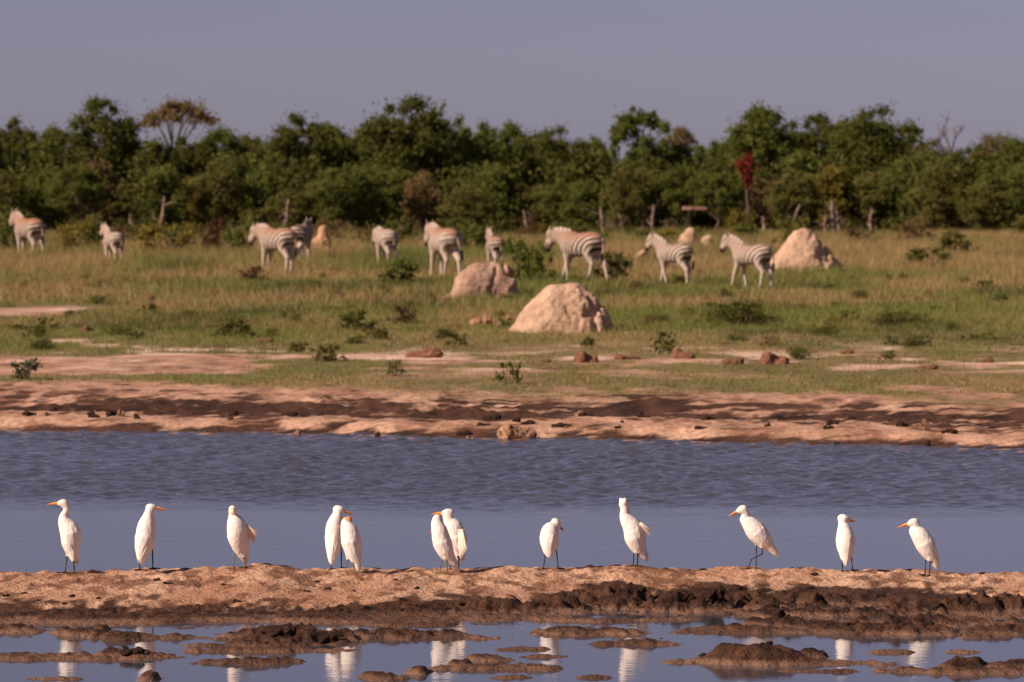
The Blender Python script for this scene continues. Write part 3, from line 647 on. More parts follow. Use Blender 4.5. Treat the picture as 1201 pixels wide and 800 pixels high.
# ------------------------------------------------------------------ termite mounds and earth lumps
def make_mound(name, label, px, py, prims_m, h, col1, col2, cat='mound', group=None, rough=1.0, seed=1, mat='mound', z=None):
    X0, Y0, _ = at(px, py, .15); z0 = ground_h(X0, Y0) if z is None else z
    pr = [(np.array(a), ra, np.array(b_), rb, None, None, 'm') for a, ra, b_, rb in prims_m]
    G, org, f = build_sdf(pr, h, .2*rough)
    s = 1/rough
    n_ = fbm3(G[..., 0]*3.2*s, G[..., 1]*3.2*s, G[..., 2]*2.0*s, 3, seed) - .5
    cr = np.abs(fbm3(G[..., 0]*2.4*s + 4, G[..., 1]*2.4*s, G[..., 2]*1.1*s, 3, seed + 30) - .5)
    side = sst(-.1, .5, G[..., 0]/max(1e-3, G[..., 0].max()))
    f = f + rough*((.06 + .14*side)*n_ + (.015 + .11*side)*np.clip(.10 - cr, 0, .1)*8 + .03*(fbm3(G[..., 0]*14*s, G[..., 1]*14*s, G[..., 2]*14*s, 2, seed + 9) - .5))
    V, F = surfnets(f, org, h)
    q = fbm3(V[:, 0]*5*s, V[:, 1]*5*s, V[:, 2]*3*s, 4, seed + 3); q2 = fbm3(V[:, 0]*16*s, V[:, 1]*16*s, V[:, 2]*9*s, 3, seed + 6)
    c_ = lerp(col1, col2, np.clip(1.7*q - .4, 0, 1)) * (1 - .2*(q2[:, None] - .3))
    o = add_obj(name, mesh_np(name, V, F, c_), M[mat], loc=(X0, Y0, z0)); tag(o, label, cat, group); return o
TA, TB = S(198, 164, 136), S(170, 136, 110)
GA, GB = S(176, 142, 120), S(146, 112, 94)
make_mound('termite_mound', 'large domed tan termite mound with a crumbling cracked side', 658, 391, [((-.50, 0, -.1), .34, (.4, 0, -.1), .42), ((-.28, 0, .12), .42, (.30, 0, .12), .48), ((-.05, 0, .42), .38, (.16, 0, .44), .38), ((.52, 0, -.05), .32, (.42, 0, .18), .36), ((-.8, 0, -.12), .14, (.75, -.1, -.12), .14)], .03, TA, TB, group='termite mounds in the grass', seed=4)
make_mound('termite_mound', 'flat-topped greyish termite mound with a steep end, a small zebra behind it', 566, 352, [((-.55, 0, -.1), .24, (.5, 0, -.1), .30), ((-.25, 0, .25), .36, (.36, 0, .25), .34), ((-.1, 0, .50), .25, (.36, 0, .48), .26), ((-.8, 0, -.1), .12, (.75, 0, -.1), .12)], .03, GA, GB, group='termite mounds in the grass', seed=8)
make_mound('termite_mound', 'tall peaked termite mound with a lower shoulder, behind a young zebra', 940, 322, [((-.75, 0, -.1), .28, (.95, 0, -.15), .26), ((-.42, 0, .18), .42, (.32, 0, .18), .55), ((-.12, 0, .58), .40, (.14, 0, .56), .46), ((0, 0, .92), .28, (.07, 0, .98), .22), ((.62, 0, .25), .30, (.55, 0, .48), .24), ((.9, 0, -.05), .28, (.8, 0, .1), .26)], .04, TA, TB, group='termite mounds in the grass', seed=14)
make_mound('termite_mound', 'broken two-lobed termite mound with shrubs on top', 812, 297, [((-.1, 0, 0), .3, (-.05, 0, .62), .2), ((-.35, 0, .1), .25, (-.3, 0, .45), .15), ((.55, 0, 0), .3, (.5, 0, .3), .22), ((-.5, 0, -.1), .25, (.8, 0, -.1), .25)], .045, TA, TB, group='termite mounds in the grass', seed=23)
make_mound('termite_mound', 'thin knobbed tan termite mound near a dark zebra', 376, 300, [((-.35, 0, 0), .2, (.3, 0, 0), .26), ((-.25, 0, .4), .15, (.15, 0, .45), .2), ((.12, 0, .4), .2, (.08, 0, .82), .15)], .04, S(196, 152, 116), S(160, 120, 88), group='termite mounds in the grass', seed=31)
make_mound('termite_mound', 'tiny leaning tan termite cone beside a young zebra', 750, 308, [((-.12, 0, 0), .15, (.12, 0, .3), .10)], .03, TA, TB, group='termite mounds in the grass', rough=.5, seed=37)
def clod_mesh(seed, elong=1.5, rough=.32):
    pr = [(np.array([rng.uniform(-.4, .4)*elong, rng.uniform(-.3, .3), .05]), rng.uniform(.25, .42), np.array([rng.uniform(-.4, .4)*elong, rng.uniform(-.3, .3), .22]), rng.uniform(.2, .36), None, None, 'c') for _ in range(4)]
    G, org, f = build_sdf(pr, .055, .08)
    f = f + rough*(fbm3(G[..., 0]*3.5, G[..., 1]*3.5, G[..., 2]*3.5, 3, seed) - .5)
    V, F = surfnets(f, org, .055); return V, F
def colored(me_name, V, F, c1, c2, seed):
    q = fbm3(V[:, 0]*5, V[:, 1]*5, V[:, 2]*5, 3, seed)
    return mesh_np(me_name, V, F, lerp(c1, c2, np.clip(1.8*q - .4, 0, 1)))
cl = [clod_mesh(s) for s in (3, 8, 15, 21, 29)]
RC = [colored('earth_clod', V, F, S(150, 104, 78), S(108, 76, 57), 2) for V, F in cl]
MC = [colored('mud_clod', V, F, S(84, 58, 43), S(52, 35, 27), 4) for V, F in cl]
TC = [colored('earth_clod', V, F, S(190, 146, 112), S(150, 108, 80), 6) for V, F in cl]
def place_clod(me, px, py, wpx, hpx, label, group, cat='clod', name='earth_clod', bank=False, mat='clod'):
    if bank:
        X0, Y0, _ = at(px, py, .02); z0 = bank_z(X0, Y0)
        if z0 < 0: X0, Y0, _ = at(px, py, 0.0); z0 = max(z0, -.01)
    else:
        X0, Y0, _ = at(px, py, .15); z0 = ground_h(X0, Y0)
    s = wpx/FPX*Y0/1.6; hz = hpx/FPX*Y0/(.8 if bank else .55)
    o = add_obj(name, me, M[mat], loc=(X0, Y0, z0 - .06*hz), rz=rng.uniform(-.5, .5) + (math.pi if rng.random() < .5 else 0), scale=(s, s, hz)); tag(o, label, cat, group); return o
for (px, py, w_, h_, lab) in [(688, 428, 30, 14, 'largest reddish earth clod at the edge of the grass below the domed mound'), (908, 430, 36, 15, 'reddish earth clod beside the low dark green plant'),
        (860, 430, 26, 9, 'low flat reddish clod near the low dark green plant'), (498, 423, 46, 12, 'long crumbled reddish earth heap on the sandy strip'), (800, 424, 26, 11, 'reddish clod beside the dark sprouting plant'),
        (605, 498, 46, 18, 'big tan mud lump at the edge of the dark ditch'), (565, 384, 26, 13, 'pale earth lump beside the domed termite mound')]:
    me_ = (TC if 'tan' in lab or 'pale' in lab else RC)[int(px) % 5]; place_clod(me_, px, py, w_, h_, lab, None)
for (px, py, w_, h_) in [(176, 352, 14, 7), (103, 391, 16, 8), (310, 404, 22, 6), (993, 418, 18, 6), (1158, 428, 15, 7), (1090, 436, 24, 6), (537, 386, 12, 5), (640, 428, 14, 5), (1128, 400, 12, 5), (735, 424, 30, 5), (95, 356, 12, 5)]:
    place_clod(RC[int(px) % 5], px, py, w_, h_, 'small reddish earth clod lying in the short grass', 'small earth clods in the grass')
for k in range(46):
    px = rng.uniform(20, 1190); py = 484 + 14*sst(650, 1150, px) + rng.normal(0, 4.5) + 4*(px > 300)
    place_clod(MC[k % 5] if rng.random() < .72 else TC[k % 5], px, float(py), rng.uniform(6, 20), rng.uniform(3, 8), 'mud clod lying in the wet ditch of the far shore', 'mud clods in the far ditch', name='mud_clod')
place_clod(MC[1], 718, 515, 60, 9, 'dark weedy mud lump at the water edge of the far shore', None, name='mud_clod')
place_clod(MC[3], 690, 514, 34, 6, 'lower dark lump joined to the weedy mud at the far water edge', None, name='mud_clod')
k = 0
while k < 70:
    px = rng.uniform(5, 1196); right = px > 620
    py = max(rng.normal(712 if not right else 708, 6), 701 if not right else 693) if k < 46 else rng.uniform(732, 792)
    X0, Y0, _ = at(px, py, .03); z_ = bank_z(X0, Y0)
    if z_ < .012: 
        continue
    w_ = rng.uniform(4, 11) * (1.4 if right else 1); place_clod(MC[k % 5], px, py, w_, w_*rng.uniform(.4, .65), 'dark wet mud clod on the churned margin of the near bank', 'mud clods on the near bank', name='mud_clod', bank=True); k += 1
for (px, py, w_, h_) in [(745, 706, 22, 14), (800, 712, 30, 20), (840, 712, 24, 18), (905, 722, 26, 15), (770, 716, 34, 14), (1130, 712, 34, 18), (1090, 716, 30, 14), (930, 733, 22, 12), (330, 750, 36, 16), (385, 752, 24, 13), (155, 769, 28, 12), (960, 772, 22, 13), (1130, 784, 26, 16), (500, 789, 16, 9)]:
    place_clod(MC[int(px) % 5], px, py, w_, h_, 'large dark mud lump rising from the shallows', 'large mud lumps in the shallows', name='mud_lump', bank=True)
for k in range(12):
    px = rng.uniform(10, 1190); place_clod(MC[k % 5], px, float(rng.uniform(674.5, 684)), rng.uniform(5, 11), rng.uniform(2, 4), 'small dark clod on the dry top of the near bank', 'small clods on the bank top', name='mud_clod', bank=True)

# ------------------------------------------------------------------ foliage
def leaves(cent, rad, n, size, col_a, col_b, seed, flat=.75, shell=.55):
    """n leaf quads spread through clumps (cent, rad) -> V, F, C"""
    r_ = np.random.default_rng(seed); vol = rad**2; pick = r_.choice(len(cent), n, p=vol/vol.sum())
    dr = r_.normal(size=(n, 3)); dr /= np.linalg.norm(dr, axis=1)[:, None]
    rr = rad[pick]*np.abs(r_.normal(size=n))*.72
    p = cent[pick] + dr*rr[:, None]*np.array([1, 1, flat])
    nn = dr*.6 + r_.normal(size=(n, 3))*.8 + np.array([0, 0, .35]); nn /= np.linalg.norm(nn, axis=1)[:, None]
    u = np.cross(nn, r_.normal(size=(n, 3))); u /= np.linalg.norm(u, axis=1)[:, None]; v = np.cross(nn, u)
    s = size*r_.uniform(.6, 1.35, n)[:, None]
    V = np.stack([p - u*s, p + v*s*.55 + nn*s*.1, p + u*s, p - v*s*.55 + nn*s*.1], 1).reshape(-1, 3)
    F = np.arange(4*n).reshape(-1, 4)
    ct = r_.random(len(cent))[pick]*.5 + r_.random(n)*.5
    C = np.repeat(lerp(col_a, col_b, ct), 4, 0)
    return V, F, C
GR = {'dark': (S(76, 80, 34), S(106, 104, 48)), 'olive': (S(94, 92, 44), S(128, 120, 62)), 'green': (S(82, 90, 38), S(118, 120, 56)), 'dry': (S(108, 92, 56), S(140, 114, 74)),
      'red': (S(104, 34, 34), S(128, 58, 42)), 'yellow': (S(104, 98, 40), S(150, 132, 60)), 'brown': (S(74, 52, 38), S(104, 74, 50)), 'grey': (S(74, 82, 60), S(112, 112, 84))}
def limb_parts(base, ends, r0, seed, trunk_frac=.35, n=6):
    r_ = np.random.default_rng(seed); parts = []
    for e in ends:
        e = np.array(e); m_ = base + (e - base)*.45 + np.array([-(e - base)[0]*.2, -(e - base)[1]*.2, .15*np.linalg.norm(e - base)]) + r_.normal(size=3)*.08
        t_ = np.linspace(0, 1, 6)[:, None]; pts = (1-t_)**2*base + 2*t_*(1-t_)*m_ + t_**2*e
        parts.append(tube(pts, np.linspace(r0, .018, 6), n))
    return parts
def tree_meshes(seed, height, width, n_leaf, clumps, col, open_=0.0, bole=.28, leaf=.085, flat_top=0.0, bark=(S(112, 92, 78), S(84, 66, 54))):
    r_ = np.random.default_rng(seed); cs, rs = [], []
    for i in range(clumps):
        for _ in range(30):
            u = r_.uniform(-1, 1, 3)
            if u @ u < 1 and u @ u > .12: break
        zc = bole + (1 - bole)*(.5 + .5*u[2]*.92); tz = (zc - bole)/(1 - bole)
        wf = math.sqrt(max(.05, 1 - (max(0, tz - .45)/.62)**2)) * (.72 + .28*tz)
        if flat_top: zc = bole + (1-bole)*(.50 + .42*(1 - (u[0]**2 + u[1]**2)*.8) + .06*u[2])
        cs.append([u[0]*width*.5*wf*(1 + .18*r_.normal()), u[1]*width*.5*wf, zc*height]); rs.append(r_.uniform(.30, .62)*(.55 + .13*width/2)*(1 - .3*open_))
    cs = np.array(cs); rs = np.array(rs)
    lV, lF, lC = leaves(cs, rs, n_leaf, leaf, *GR[col], seed + 1)
    fork = np.array([r_.normal()*.12, r_.normal()*.12, bole*height*.9])
    bend = fork*.5 + np.array([r_.normal()*.1, r_.normal()*.1, 0])
    parts = [tube([[0, 0, -.1], [0, 0, .05], bend, fork], np.array([.17, .13, .11, .10])*height/5.5, 8)]
    order = np.argsort(-rs)[:(9 if open_ else max(10, clumps//3))]
    parts += limb_parts(fork - np.array([0, 0, .05]), cs[order], .06*height/5.5, seed + 2)
    tV, tF = join(parts); tC = lerp(bark[0], bark[1], r_.random(len(tV)))
    return mesh_np('crown', lV, lF, lC, smooth=False), mesh_np('trunk', tV, tF, tC)
def put_tree(name, meshes, px, D, toppx, Hm, label, group, cat='tree', wpx=None, wm=None, rz=None):
    """meshes = (crown, trunk) of height Hm; the tree stands at distance D with its top at row toppx"""
    X0 = (px - 600.5)/FPX*D; z0 = ground_h(X0, D) - .05
    top = CAM_H + (HOR - toppx)/FPX*D - z0; s = top/Hm
    sx = s if wpx is None else (wpx/FPX*D)/wm
    e = bpy.data.objects.new(name, None); COL.objects.link(e); e.location = (X0, D, z0); e.scale = (sx, sx, s)
    e.rotation_euler = (0, 0, rng.uniform(0, 6.28) if rz is None else rz); e.empty_display_size = .3
    tag(e, label, cat, group)
    add_obj('trunk', meshes[1], M['bark'], e)
    if meshes[0] is not None: add_obj('crown', meshes[0], M['leaf'], e)
    return e
TV = {'d0': tree_meshes(101, 5.6, 4.2, 22000, 120, 'dark'), 'd1': tree_meshes(102, 5.6, 4.0, 20000, 110, 'green'), 'd2': tree_meshes(103, 5.6, 4.4, 22000, 125, 'dark', bole=.2),
      'g0': tree_meshes(104, 5.0, 4.2, 19000, 100, 'green', bole=.2), 'o0': tree_meshes(105, 4.2, 3.6, 17000, 95, 'olive', bole=.06), 'o1': tree_meshes(106, 4.2, 3.4, 16000, 85, 'olive', bole=.10),
      'o2': tree_meshes(107, 3.6, 3.2, 16000, 85, 'green', bole=.05), 'y0': tree_meshes(108, 3.6, 3.0, 13000, 75, 'yellow', bole=.08), 'b0': tree_meshes(109, 3.6, 3.0, 11000, 75, 'dry', bole=.10, leaf=.08),
      'a0': tree_meshes(110, 5.6, 4.2, 10000, 60, 'green', open_=.6, bole=.40), 's0': tree_meshes(111, 5.6, 4.0, 3600, 48, 'dry', open_=.5, bole=.55, flat_top=1, leaf=.075),
      's1': tree_meshes(112, 5.6, 3.4, 3000, 40, 'olive', open_=.6, bole=.45, leaf=.075)}
HM = {'d0': 5.6, 'd1': 5.6, 'd2': 5.6, 'g0': 5.0, 'o0': 4.2, 'o1': 4.2, 'o2': 3.6, 'y0': 3.6, 'b0': 3.6, 'a0': 5.6, 's0': 5.6, 's1': 5.6}
WM = {'d0': 4.6, 'd1': 4.4, 'd2': 4.8, 'g0': 4.6, 'o0': 4.0, 'o1': 3.8, 'o2': 3.6, 'y0': 3.4, 'b0': 3.4, 'a0': 4.6, 's0': 4.2, 's1': 3.8}
# the trees whose tops make the skyline: px, distance, top row, crown width px, kind, label
SKY = [(22, 236, 136, 78, 'd2', None), (64, 233, 146, 76, 'd1', None), (122, 230, 112, 104, 'd0', 'tall rounded dark green tree beside a sparse umbrella-shaped tree'), (208, 243, 119, 112, 's0', 'sparse brownish umbrella-shaped tree standing above the others'),
  (180, 232, 162, 84, 'g0', None), (218, 231, 158, 84, 'd2', None), (388, 233, 143, 80, 'd1', None), (512, 232, 132, 84, 'd2', None), (628, 235, 160, 80, 'g0', None), (795, 233, 168, 84, 'd1', None), (925, 234, 140, 80, 'd2', None), (988, 232, 138, 84, 'd1', None), (1135, 233, 172, 84, 'd2', None), (300, 236, 160, 80, 'd2', None), (258, 232, 148, 92, 'd1', None), (312, 235, 163, 76, 'o0', None), (352, 230, 131, 110, 'd2', 'broad dark flat-topped tree above the large low-headed zebra'), (428, 236, 148, 80, 'd1', None),
  (474, 229, 110, 118, 'd0', 'tallest dense dark tree next to a thin-leaved crown'), (524, 244, 105, 66, 's1', 'thin-leaved tree whose branches show against the sky'), (560, 231, 141, 92, 'g0', None), (600, 234, 141, 62, 'd1', None),
  (655, 233, 147, 96, 'd2', None), (700, 236, 158, 74, 'g0', None), (750, 231, 121, 100, 'a0', 'airy light green tree with sky showing through its crown'), (796, 243, 150, 56, 's0', 'nearly bare reddish twiggy tree in a dip of the treetops'),
  (832, 236, 163, 76, 'g0', None), (892, 230, 121, 104, 'd1', 'tall light-topped green tree above the red-leaved tree'), (955, 233, 131, 84, 'd0', None), (1032, 230, 123, 138, 'd2', 'broadest dark dome-shaped tree next to the bare tree'), (1092, 236, 168, 78, 'o0', None),
  (1160, 240, 158, 70, 'b0', None), (1190, 233, 160, 76, 'd1', None), (-25, 232, 140, 80, 'd0', None), (1228, 233, 150, 90, 'd2', None)]
LM = [(33, 'the rearmost dusty zebra'), (132, 'the small pale foal'), (208, 'the umbrella-shaped tree'), (324, 'the large low-headed zebra'), (376, 'the thin knobbed termite mound'), (452, 'the hunched pale zebra'),
      (520, 'the rusty-backed zebra'), (578, 'the flat-topped mound'), (670, 'the striding zebra'), (750, 'the tiny leaning termite cone'), (812, 'the broken two-lobed mound'), (880, 'the young head-up zebra'), (940, 'the peaked mound'), (1032, 'the broadest dome-shaped tree'), (1122, 'the leafless forked tree'), (1183, 'the smaller leafless tree')]
def by(px): return min(LM, key=lambda l: abs(l[0] - px))[1]
for px, D, top, w_, kd, lab in SKY:
    put_tree('savanna_tree', TV[kd], px, D, top, HM[kd], lab or {'d': 'dense dark green tree in the main tree line', 'g': 'mid green leafy tree in the main tree line', 'o': 'olive green tree in the main tree line', 'b': 'dry brownish tree in the main tree line', 'a': '', 's': ''}[kd[0]].replace('in the main tree line', 'of the tall rank rising beyond ' + by(px)), 'trees of the main tree line', wpx=w_, wm=WM[kd])
rk = ['o0', 'o1', 'g0', 'o2', 'd1', 'b0', 'o0', 'o2', 'y0', 'o1', 'g0', 'o2']
lab_f = {'o': 'olive green small tree in the front rank of the wood', 'g': 'fresh green small tree in the front rank of the wood', 'd': 'dark green small tree in the front rank of the wood', 'b': 'dry brownish small tree in the front rank of the wood', 'y': 'yellowish small tree in the front rank of the wood'}
i = 0
for px in np.arange(-40, 1250, 32):
    kd = rk[i % len(rk)]; i += 1
    put_tree('small_tree', TV[kd], px + rng.uniform(-12, 12), rng.uniform(213, 223), rng.uniform(180, 222), HM[kd], lab_f[kd[0]].split(' in the')[0] + ' at the wood edge by ' + by(px), 'small trees in the front rank', wpx=rng.uniform(64, 88), wm=WM[kd])
for px in np.arange(-60, 1270, 58):
    kd = ['d0', 'd2', 'd1', 'g0'][i % 4]; i += 1
    put_tree('savanna_tree', TV[kd], px + rng.uniform(-14, 14), rng.uniform(240, 250), rng.uniform(152, 172), HM[kd], 'shaded dark tree behind the main tree line', 'trees at the back of the wood', wpx=rng.uniform(80, 105), wm=WM[kd])
put_tree('small_tree', tree_meshes(140, 3.4, 1.4, 1500, 10, 'red', bole=.62, leaf=.09), 877, 211.5, 178, 3.4, 'small tree with a deep red leaf cluster', None, wpx=30, wm=1.6)

# the undergrowth behind the front rank, one mass nobody could count
r_ = np.random.default_rng(77); n_ = 520
n_ = 900; ux = r_.uniform(-27, 27, n_); uy = r_.uniform(222, 246, n_); uz = r_.uniform(.1, 1.0, n_)*(2.2 + 2.2*fbm2(ux*.3, uy*.3, 3, 78))
lV, lF, lC = leaves(np.stack([ux, uy, uz + .1], -1), r_.uniform(.45, .85, n_), 80000, .12, *GR['dark'], 79)
lV[:, 2] = np.maximum(lV[:, 2], .02)
tag(add_obj('undergrowth', mesh_np('undergrowth', lV, lF, lC, smooth=False), M['leaf']), 'dark tangled undergrowth between the tree trunks', 'undergrowth', kind='stuff')

# bare trees
def bare_mesh(seed, H_, spread=.5, lev=4):
    r_ = np.random.default_rng(seed); parts = []
    def grow(p, dr, ln, r, l):
        n = 4; pts = [p]; dd_ = dr
        for _ in range(n):
            dd_ = dd_ + r_.normal(size=3)*.13 + np.array([0, 0, .04]); dd_ /= np.linalg.norm(dd_); pts.append(pts[-1] + dd_*ln/n)
        parts.append(tube(pts, np.linspace(r, r*.55, n+1), 5))
        if l == 0: return
        for _ in range(3 if l > 1 else 4):
            q = pts[r_.integers(2, n+1)]; d2 = dd_ + r_.normal(size=3)*spread; d2[2] = abs(d2[2])*.8 + .25; d2 /= np.linalg.norm(d2)
            grow(q, d2, ln*r_.uniform(.55, .8), r*.58, l - 1)
    grow(np.array([0, 0, -.1]), np.array([0.05, 0, 1.]), H_*.45, H_*.026, lev)
    V, F = join(parts); V[:, 2] *= H_/V[:, 2].max()
    return mesh_np('trunk', V, F, lerp(S(120, 104, 98), S(92, 76, 70), r_.random(len(V))))
put_tree('bare_tree', (None, bare_mesh(201, 5.6)), 1122, 234, 129, 5.6, 'leafless grey tree with forked branches against the sky', None)
put_tree('bare_tree', (None, bare_mesh(202, 5.2, .6)), 1183, 236, 146, 5.2, 'smaller leafless tree with stubby broken branches', None)
# pale stems at the foot of the wood
def stem_mesh(seed, H_):
    r_ = np.random.default_rng(seed); b0 = np.array([0, 0, -.1]); pts = [b0]
    for q in range(5): pts.append(pts[-1] + np.array([r_.normal()*.05, r_.normal()*.05, (H_ + .1)/5]))
    parts = [tube(pts, np.linspace(.10, .05, 6), 7)]
    for q in range(3):
        p = pts[r_.integers(2, 5)]; parts.append(tube([p, p + np.array([r_.normal()*.2, r_.normal()*.2, .25]), p + np.array([r_.normal()*.35, r_.normal()*.3, .6])], [.035, .025, .01], 5))
    V, F = join(parts); return mesh_np('dead_stem', V, F, lerp(S(150, 126, 110), S(112, 90, 78), r_.random(len(V))))
stems = [stem_mesh(300 + q, 1.6) for q in range(4)]
for q, (px, D, h_) in enumerate([(155, 214, 1.0), (186, 213, 1.7), (168, 215, .8), (333, 214, 1.6), (709, 213, 1.3), (766, 212, 1.4), (730, 214, 1.0), (752, 214, 1.4), (978, 213, 1.6), (988, 214, 1.2), (1024, 213, 1.2), (968, 214, 1.0), (870, 214, 1.8), (884, 213, 2.1), (935, 214, 1.4), (620, 214, 1.2), (105, 215, 1.3), (895, 212, .9)]):
    X0 = (px - 600.5)/FPX*D
    o = add_obj('dead_stem', stems[q % 4], M['bark'], loc=(X0, D, ground_h(X0, D)), rz=q*1.3, scale=(1, 1, h_/1.6))
    tag(o, 'pale bare stem at the foot of the wood', 'dead stem', 'pale stems along the wood edge')

# a weathered board on a post at the wood edge
X0, Y0 = (815 - 600.5)/FPX*213, 213.0; z0 = ground_h(X0, Y0)
e = bpy.data.objects.new('board_on_post', None); COL.objects.link(e); e.location = (X0, Y0, z0); tag(e, 'weathered pinkish board on a dark post in front of the trees', 'sign')
zb = CAM_H + (HOR - 246)/FPX*213 - z0
def boxm(name, lo, hi, c_, bev=.012):
    lo, hi = np.array(lo), np.array(hi); pr = []
    V = np.array([[(lo, hi)[a][0], (lo, hi)[b_][1], (lo, hi)[c2][2]] for a in (0, 1) for b_ in (0, 1) for c2 in (0, 1)])
    V += rng.normal(size=V.shape)*bev
    F = np.array([[0, 1, 3, 2], [4, 6, 7, 5], [0, 4, 5, 1], [2, 3, 7, 6], [0, 2, 6, 4], [1, 5, 7, 3]])
    return mesh_np(name, V, F, np.tile(np.array(c_), (8, 1)), smooth=False)
add_obj('post', boxm('post', (-.34, -.07, -.2), (-.2, .07, zb + .01), S(60, 48, 40)), M['wood'], e)
add_obj('board', boxm('board', (-.52, -.12, zb), (.50, .12, zb + .10), S(176, 132, 118)), M['wood'], e)
add_obj('board', boxm('board', (-.50, .125, zb + .01), (.49, .35, zb + .11), S(168, 126, 112)), M['wood'], e)

# bushes and low plants
def bush_mesh(seed, n_leaf, clumps, col, leaf=.045, upright=0.0, w_=1.0, h_=.8):
    r_ = np.random.default_rng(seed)
    cs = np.array([[r_.uniform(-.5, .5)*w_, r_.uniform(-.5, .5)*w_, h_*r_.uniform(.12, .86)] for _ in range(clumps)])
    cs[:, :2] *= (1.1 - .55*cs[:, 2:3]/h_)
    rs = r_.uniform(.10, .2, clumps)*w_
    lV, lF, lC = leaves(cs, rs, n_leaf, leaf, *GR[col], seed + 1, flat=.9 + upright, shell=.2)
    lV[:, 2] = np.maximum(lV[:, 2], .0)
    parts = []
    for c_ in cs[:max(5, clumps//2)]:
        parts.append(tube([[c_[0]*.15, c_[1]*.15, -.04], [c_[0]*.6, c_[1]*.6, c_[2]*.55], c_ + np.array([0, 0, .05])], [.018, .012, .005], 5))
    tV, tF = join(parts)
    return mesh_np('foliage', lV, lF, lC, smooth=False), mesh_np('stem', tV, tF, np.tile(np.array(S(92, 74, 58)), (len(tV), 1)))
BV = {'dark': bush_mesh(401, 1500, 22, 'dark'), 'olive': bush_mesh(402, 1800, 26, 'olive', .04), 'green': bush_mesh(403, 1600, 24, 'green'), 'brown': bush_mesh(404, 1200, 20, 'brown', .035),
      'yellow': bush_mesh(405, 1800, 26, 'yellow', .035), 'grey': bush_mesh(406, 700, 16, 'grey', .05), 'sprig': bush_mesh(407, 380, 12, 'dark', .06), 'dry': bush_mesh(408, 1000, 22, 'dry', .035), 'low': bush_mesh(409, 4200, 60, 'dark', .02, upright=.5), 'lowgreen': bush_mesh(410, 4200, 60, 'green', .02, upright=.5)}
def put_bush(kd, px, py, w_, h_, label, group=None, name='bush', cat='bush'):
    X0, Y0, _ = at(px, py, .15); z0 = ground_h(X0, Y0) - .01
    e = bpy.data.objects.new(name, None); COL.objects.link(e); e.location = (X0, Y0, z0); s = w_/FPX*Y0/1.15; e.scale = (s, s, h_/FPX*Y0/.85); e.rotation_euler = (0, 0, rng.uniform(0, 6.28)); e.empty_display_size = .2
    tag(e, label, cat, group); add_obj('stem', BV[kd][1], M['bark'], e); add_obj('foliage', BV[kd][0], M['leaf'], e); return e
for kd, px, py, w_, h_, lab in [('grey', 30, 449, 52, 30, 'straggly grey green bush on the bare sand of the far shore'), ('dark', 415, 389, 44, 28, 'compact dark bush in short grass, twin of a ragged one'), ('brown', 478, 382, 46, 24, 'ragged brownish dark bush beside a compact dark bush'),
        ('green', 470, 336, 58, 36, 'leafy green bush in front of a hunched zebra'), ('brown', 293, 334, 46, 24, 'low dark brown bush in front of a large zebra'), ('sprig', 597, 453, 36, 30, 'dark green sprouting plant on the sand near the far shore'),
        ('sprig', 464, 443, 24, 20, 'thin dark seedling on the sandy strip'), ('olive', 386, 428, 40, 24, 'soft olive tuft at the edge of the sandy strip'), ('sprig', 780, 419, 44, 32, 'dark sprouting plant at the grass edge below the striding zebra'),
        ('lowgreen', 936, 423, 44, 18, 'low dark green plant beside a reddish clod'), ('yellow', 190, 305, 84, 46, 'wide yellowish olive shrub beside the small foal'), ('brown', 246, 302, 54, 50, 'dark reddish brown shrub at the wood edge'),
        ('green', 275, 303, 44, 42, 'bright green shrub beside the low-headed zebra'), ('green', 628, 332, 48, 52, 'green bush in front of the striding zebra'), ('dark', 722, 330, 44, 40, 'dark leafy shrub behind the striding zebra'),
        ('low', 868, 385, 112, 34, 'wide low dark green clump in the grass'), ('dark', 1088, 318, 62, 32, 'dark bush in the long grass beyond the peaked mound'), ('olive', 1118, 304, 60, 36, 'olive bush close behind a dark one in long grass'),
        ('yellow', 92, 300, 56, 44, 'yellowish bush between two zebras at the wood edge'), ('dark', 112, 300, 30, 42, 'narrow dark shrub next to the yellowish bush'), ('low', 1048, 386, 64, 20, 'low dark tangle in the open grass'), ('olive', 272, 398, 60, 26, 'brownish olive tussock shrub in the short grass'),
        ('green', 552, 300, 66, 44, 'green shrub behind the rusty-backed zebra'), ('green', 605, 318, 50, 46, 'green shrub beside the flat-topped mound'), ('green', 812, 282, 40, 18, 'small shrub crowning the broken termite mound'), ('olive', 1060, 282, 70, 30, 'olive thicket at the wood edge'),
        ('low', 50, 412, 40, 16, 'dark ground plant beyond the sandy strip'), ('dark', 158, 400, 24, 12, 'small dark plant in the short grass'), ('green', 690, 411, 22, 14, 'small green sprout by the domed mound'), ('dark', 595, 345, 18, 26, 'dark weed at the foot of the flat-topped mound'),
        ('sprig', 1042, 424, 30, 12, 'low dark sprig near the grass edge'), ('low', 1075, 410, 44, 15, 'spreading dark weed in the short grass'), ('green', 12, 302, 40, 60, 'green shrub behind the rearmost zebra'), ('low', 522, 399, 40, 14, 'flat dark weed below the ragged bush')]:
    put_bush(kd, px, py, w_, h_, lab)
for k in range(34):
    px = rng.uniform(-20, 1220); py = rng.uniform(283, 294); kd = ['olive', 'green', 'dark', 'yellow', 'dry', 'brown'][k % 6]
    put_bush(kd, px, py, rng.uniform(34, 70), rng.uniform(22, 46), 'scrubby %s bush at the foot of the wood by ' % {'olive': 'olive', 'green': 'green', 'dark': 'dark green', 'yellow': 'yellowish', 'dry': 'dry tan', 'brown': 'reddish brown'}[kd] + by(px), 'scrub along the foot of the wood')
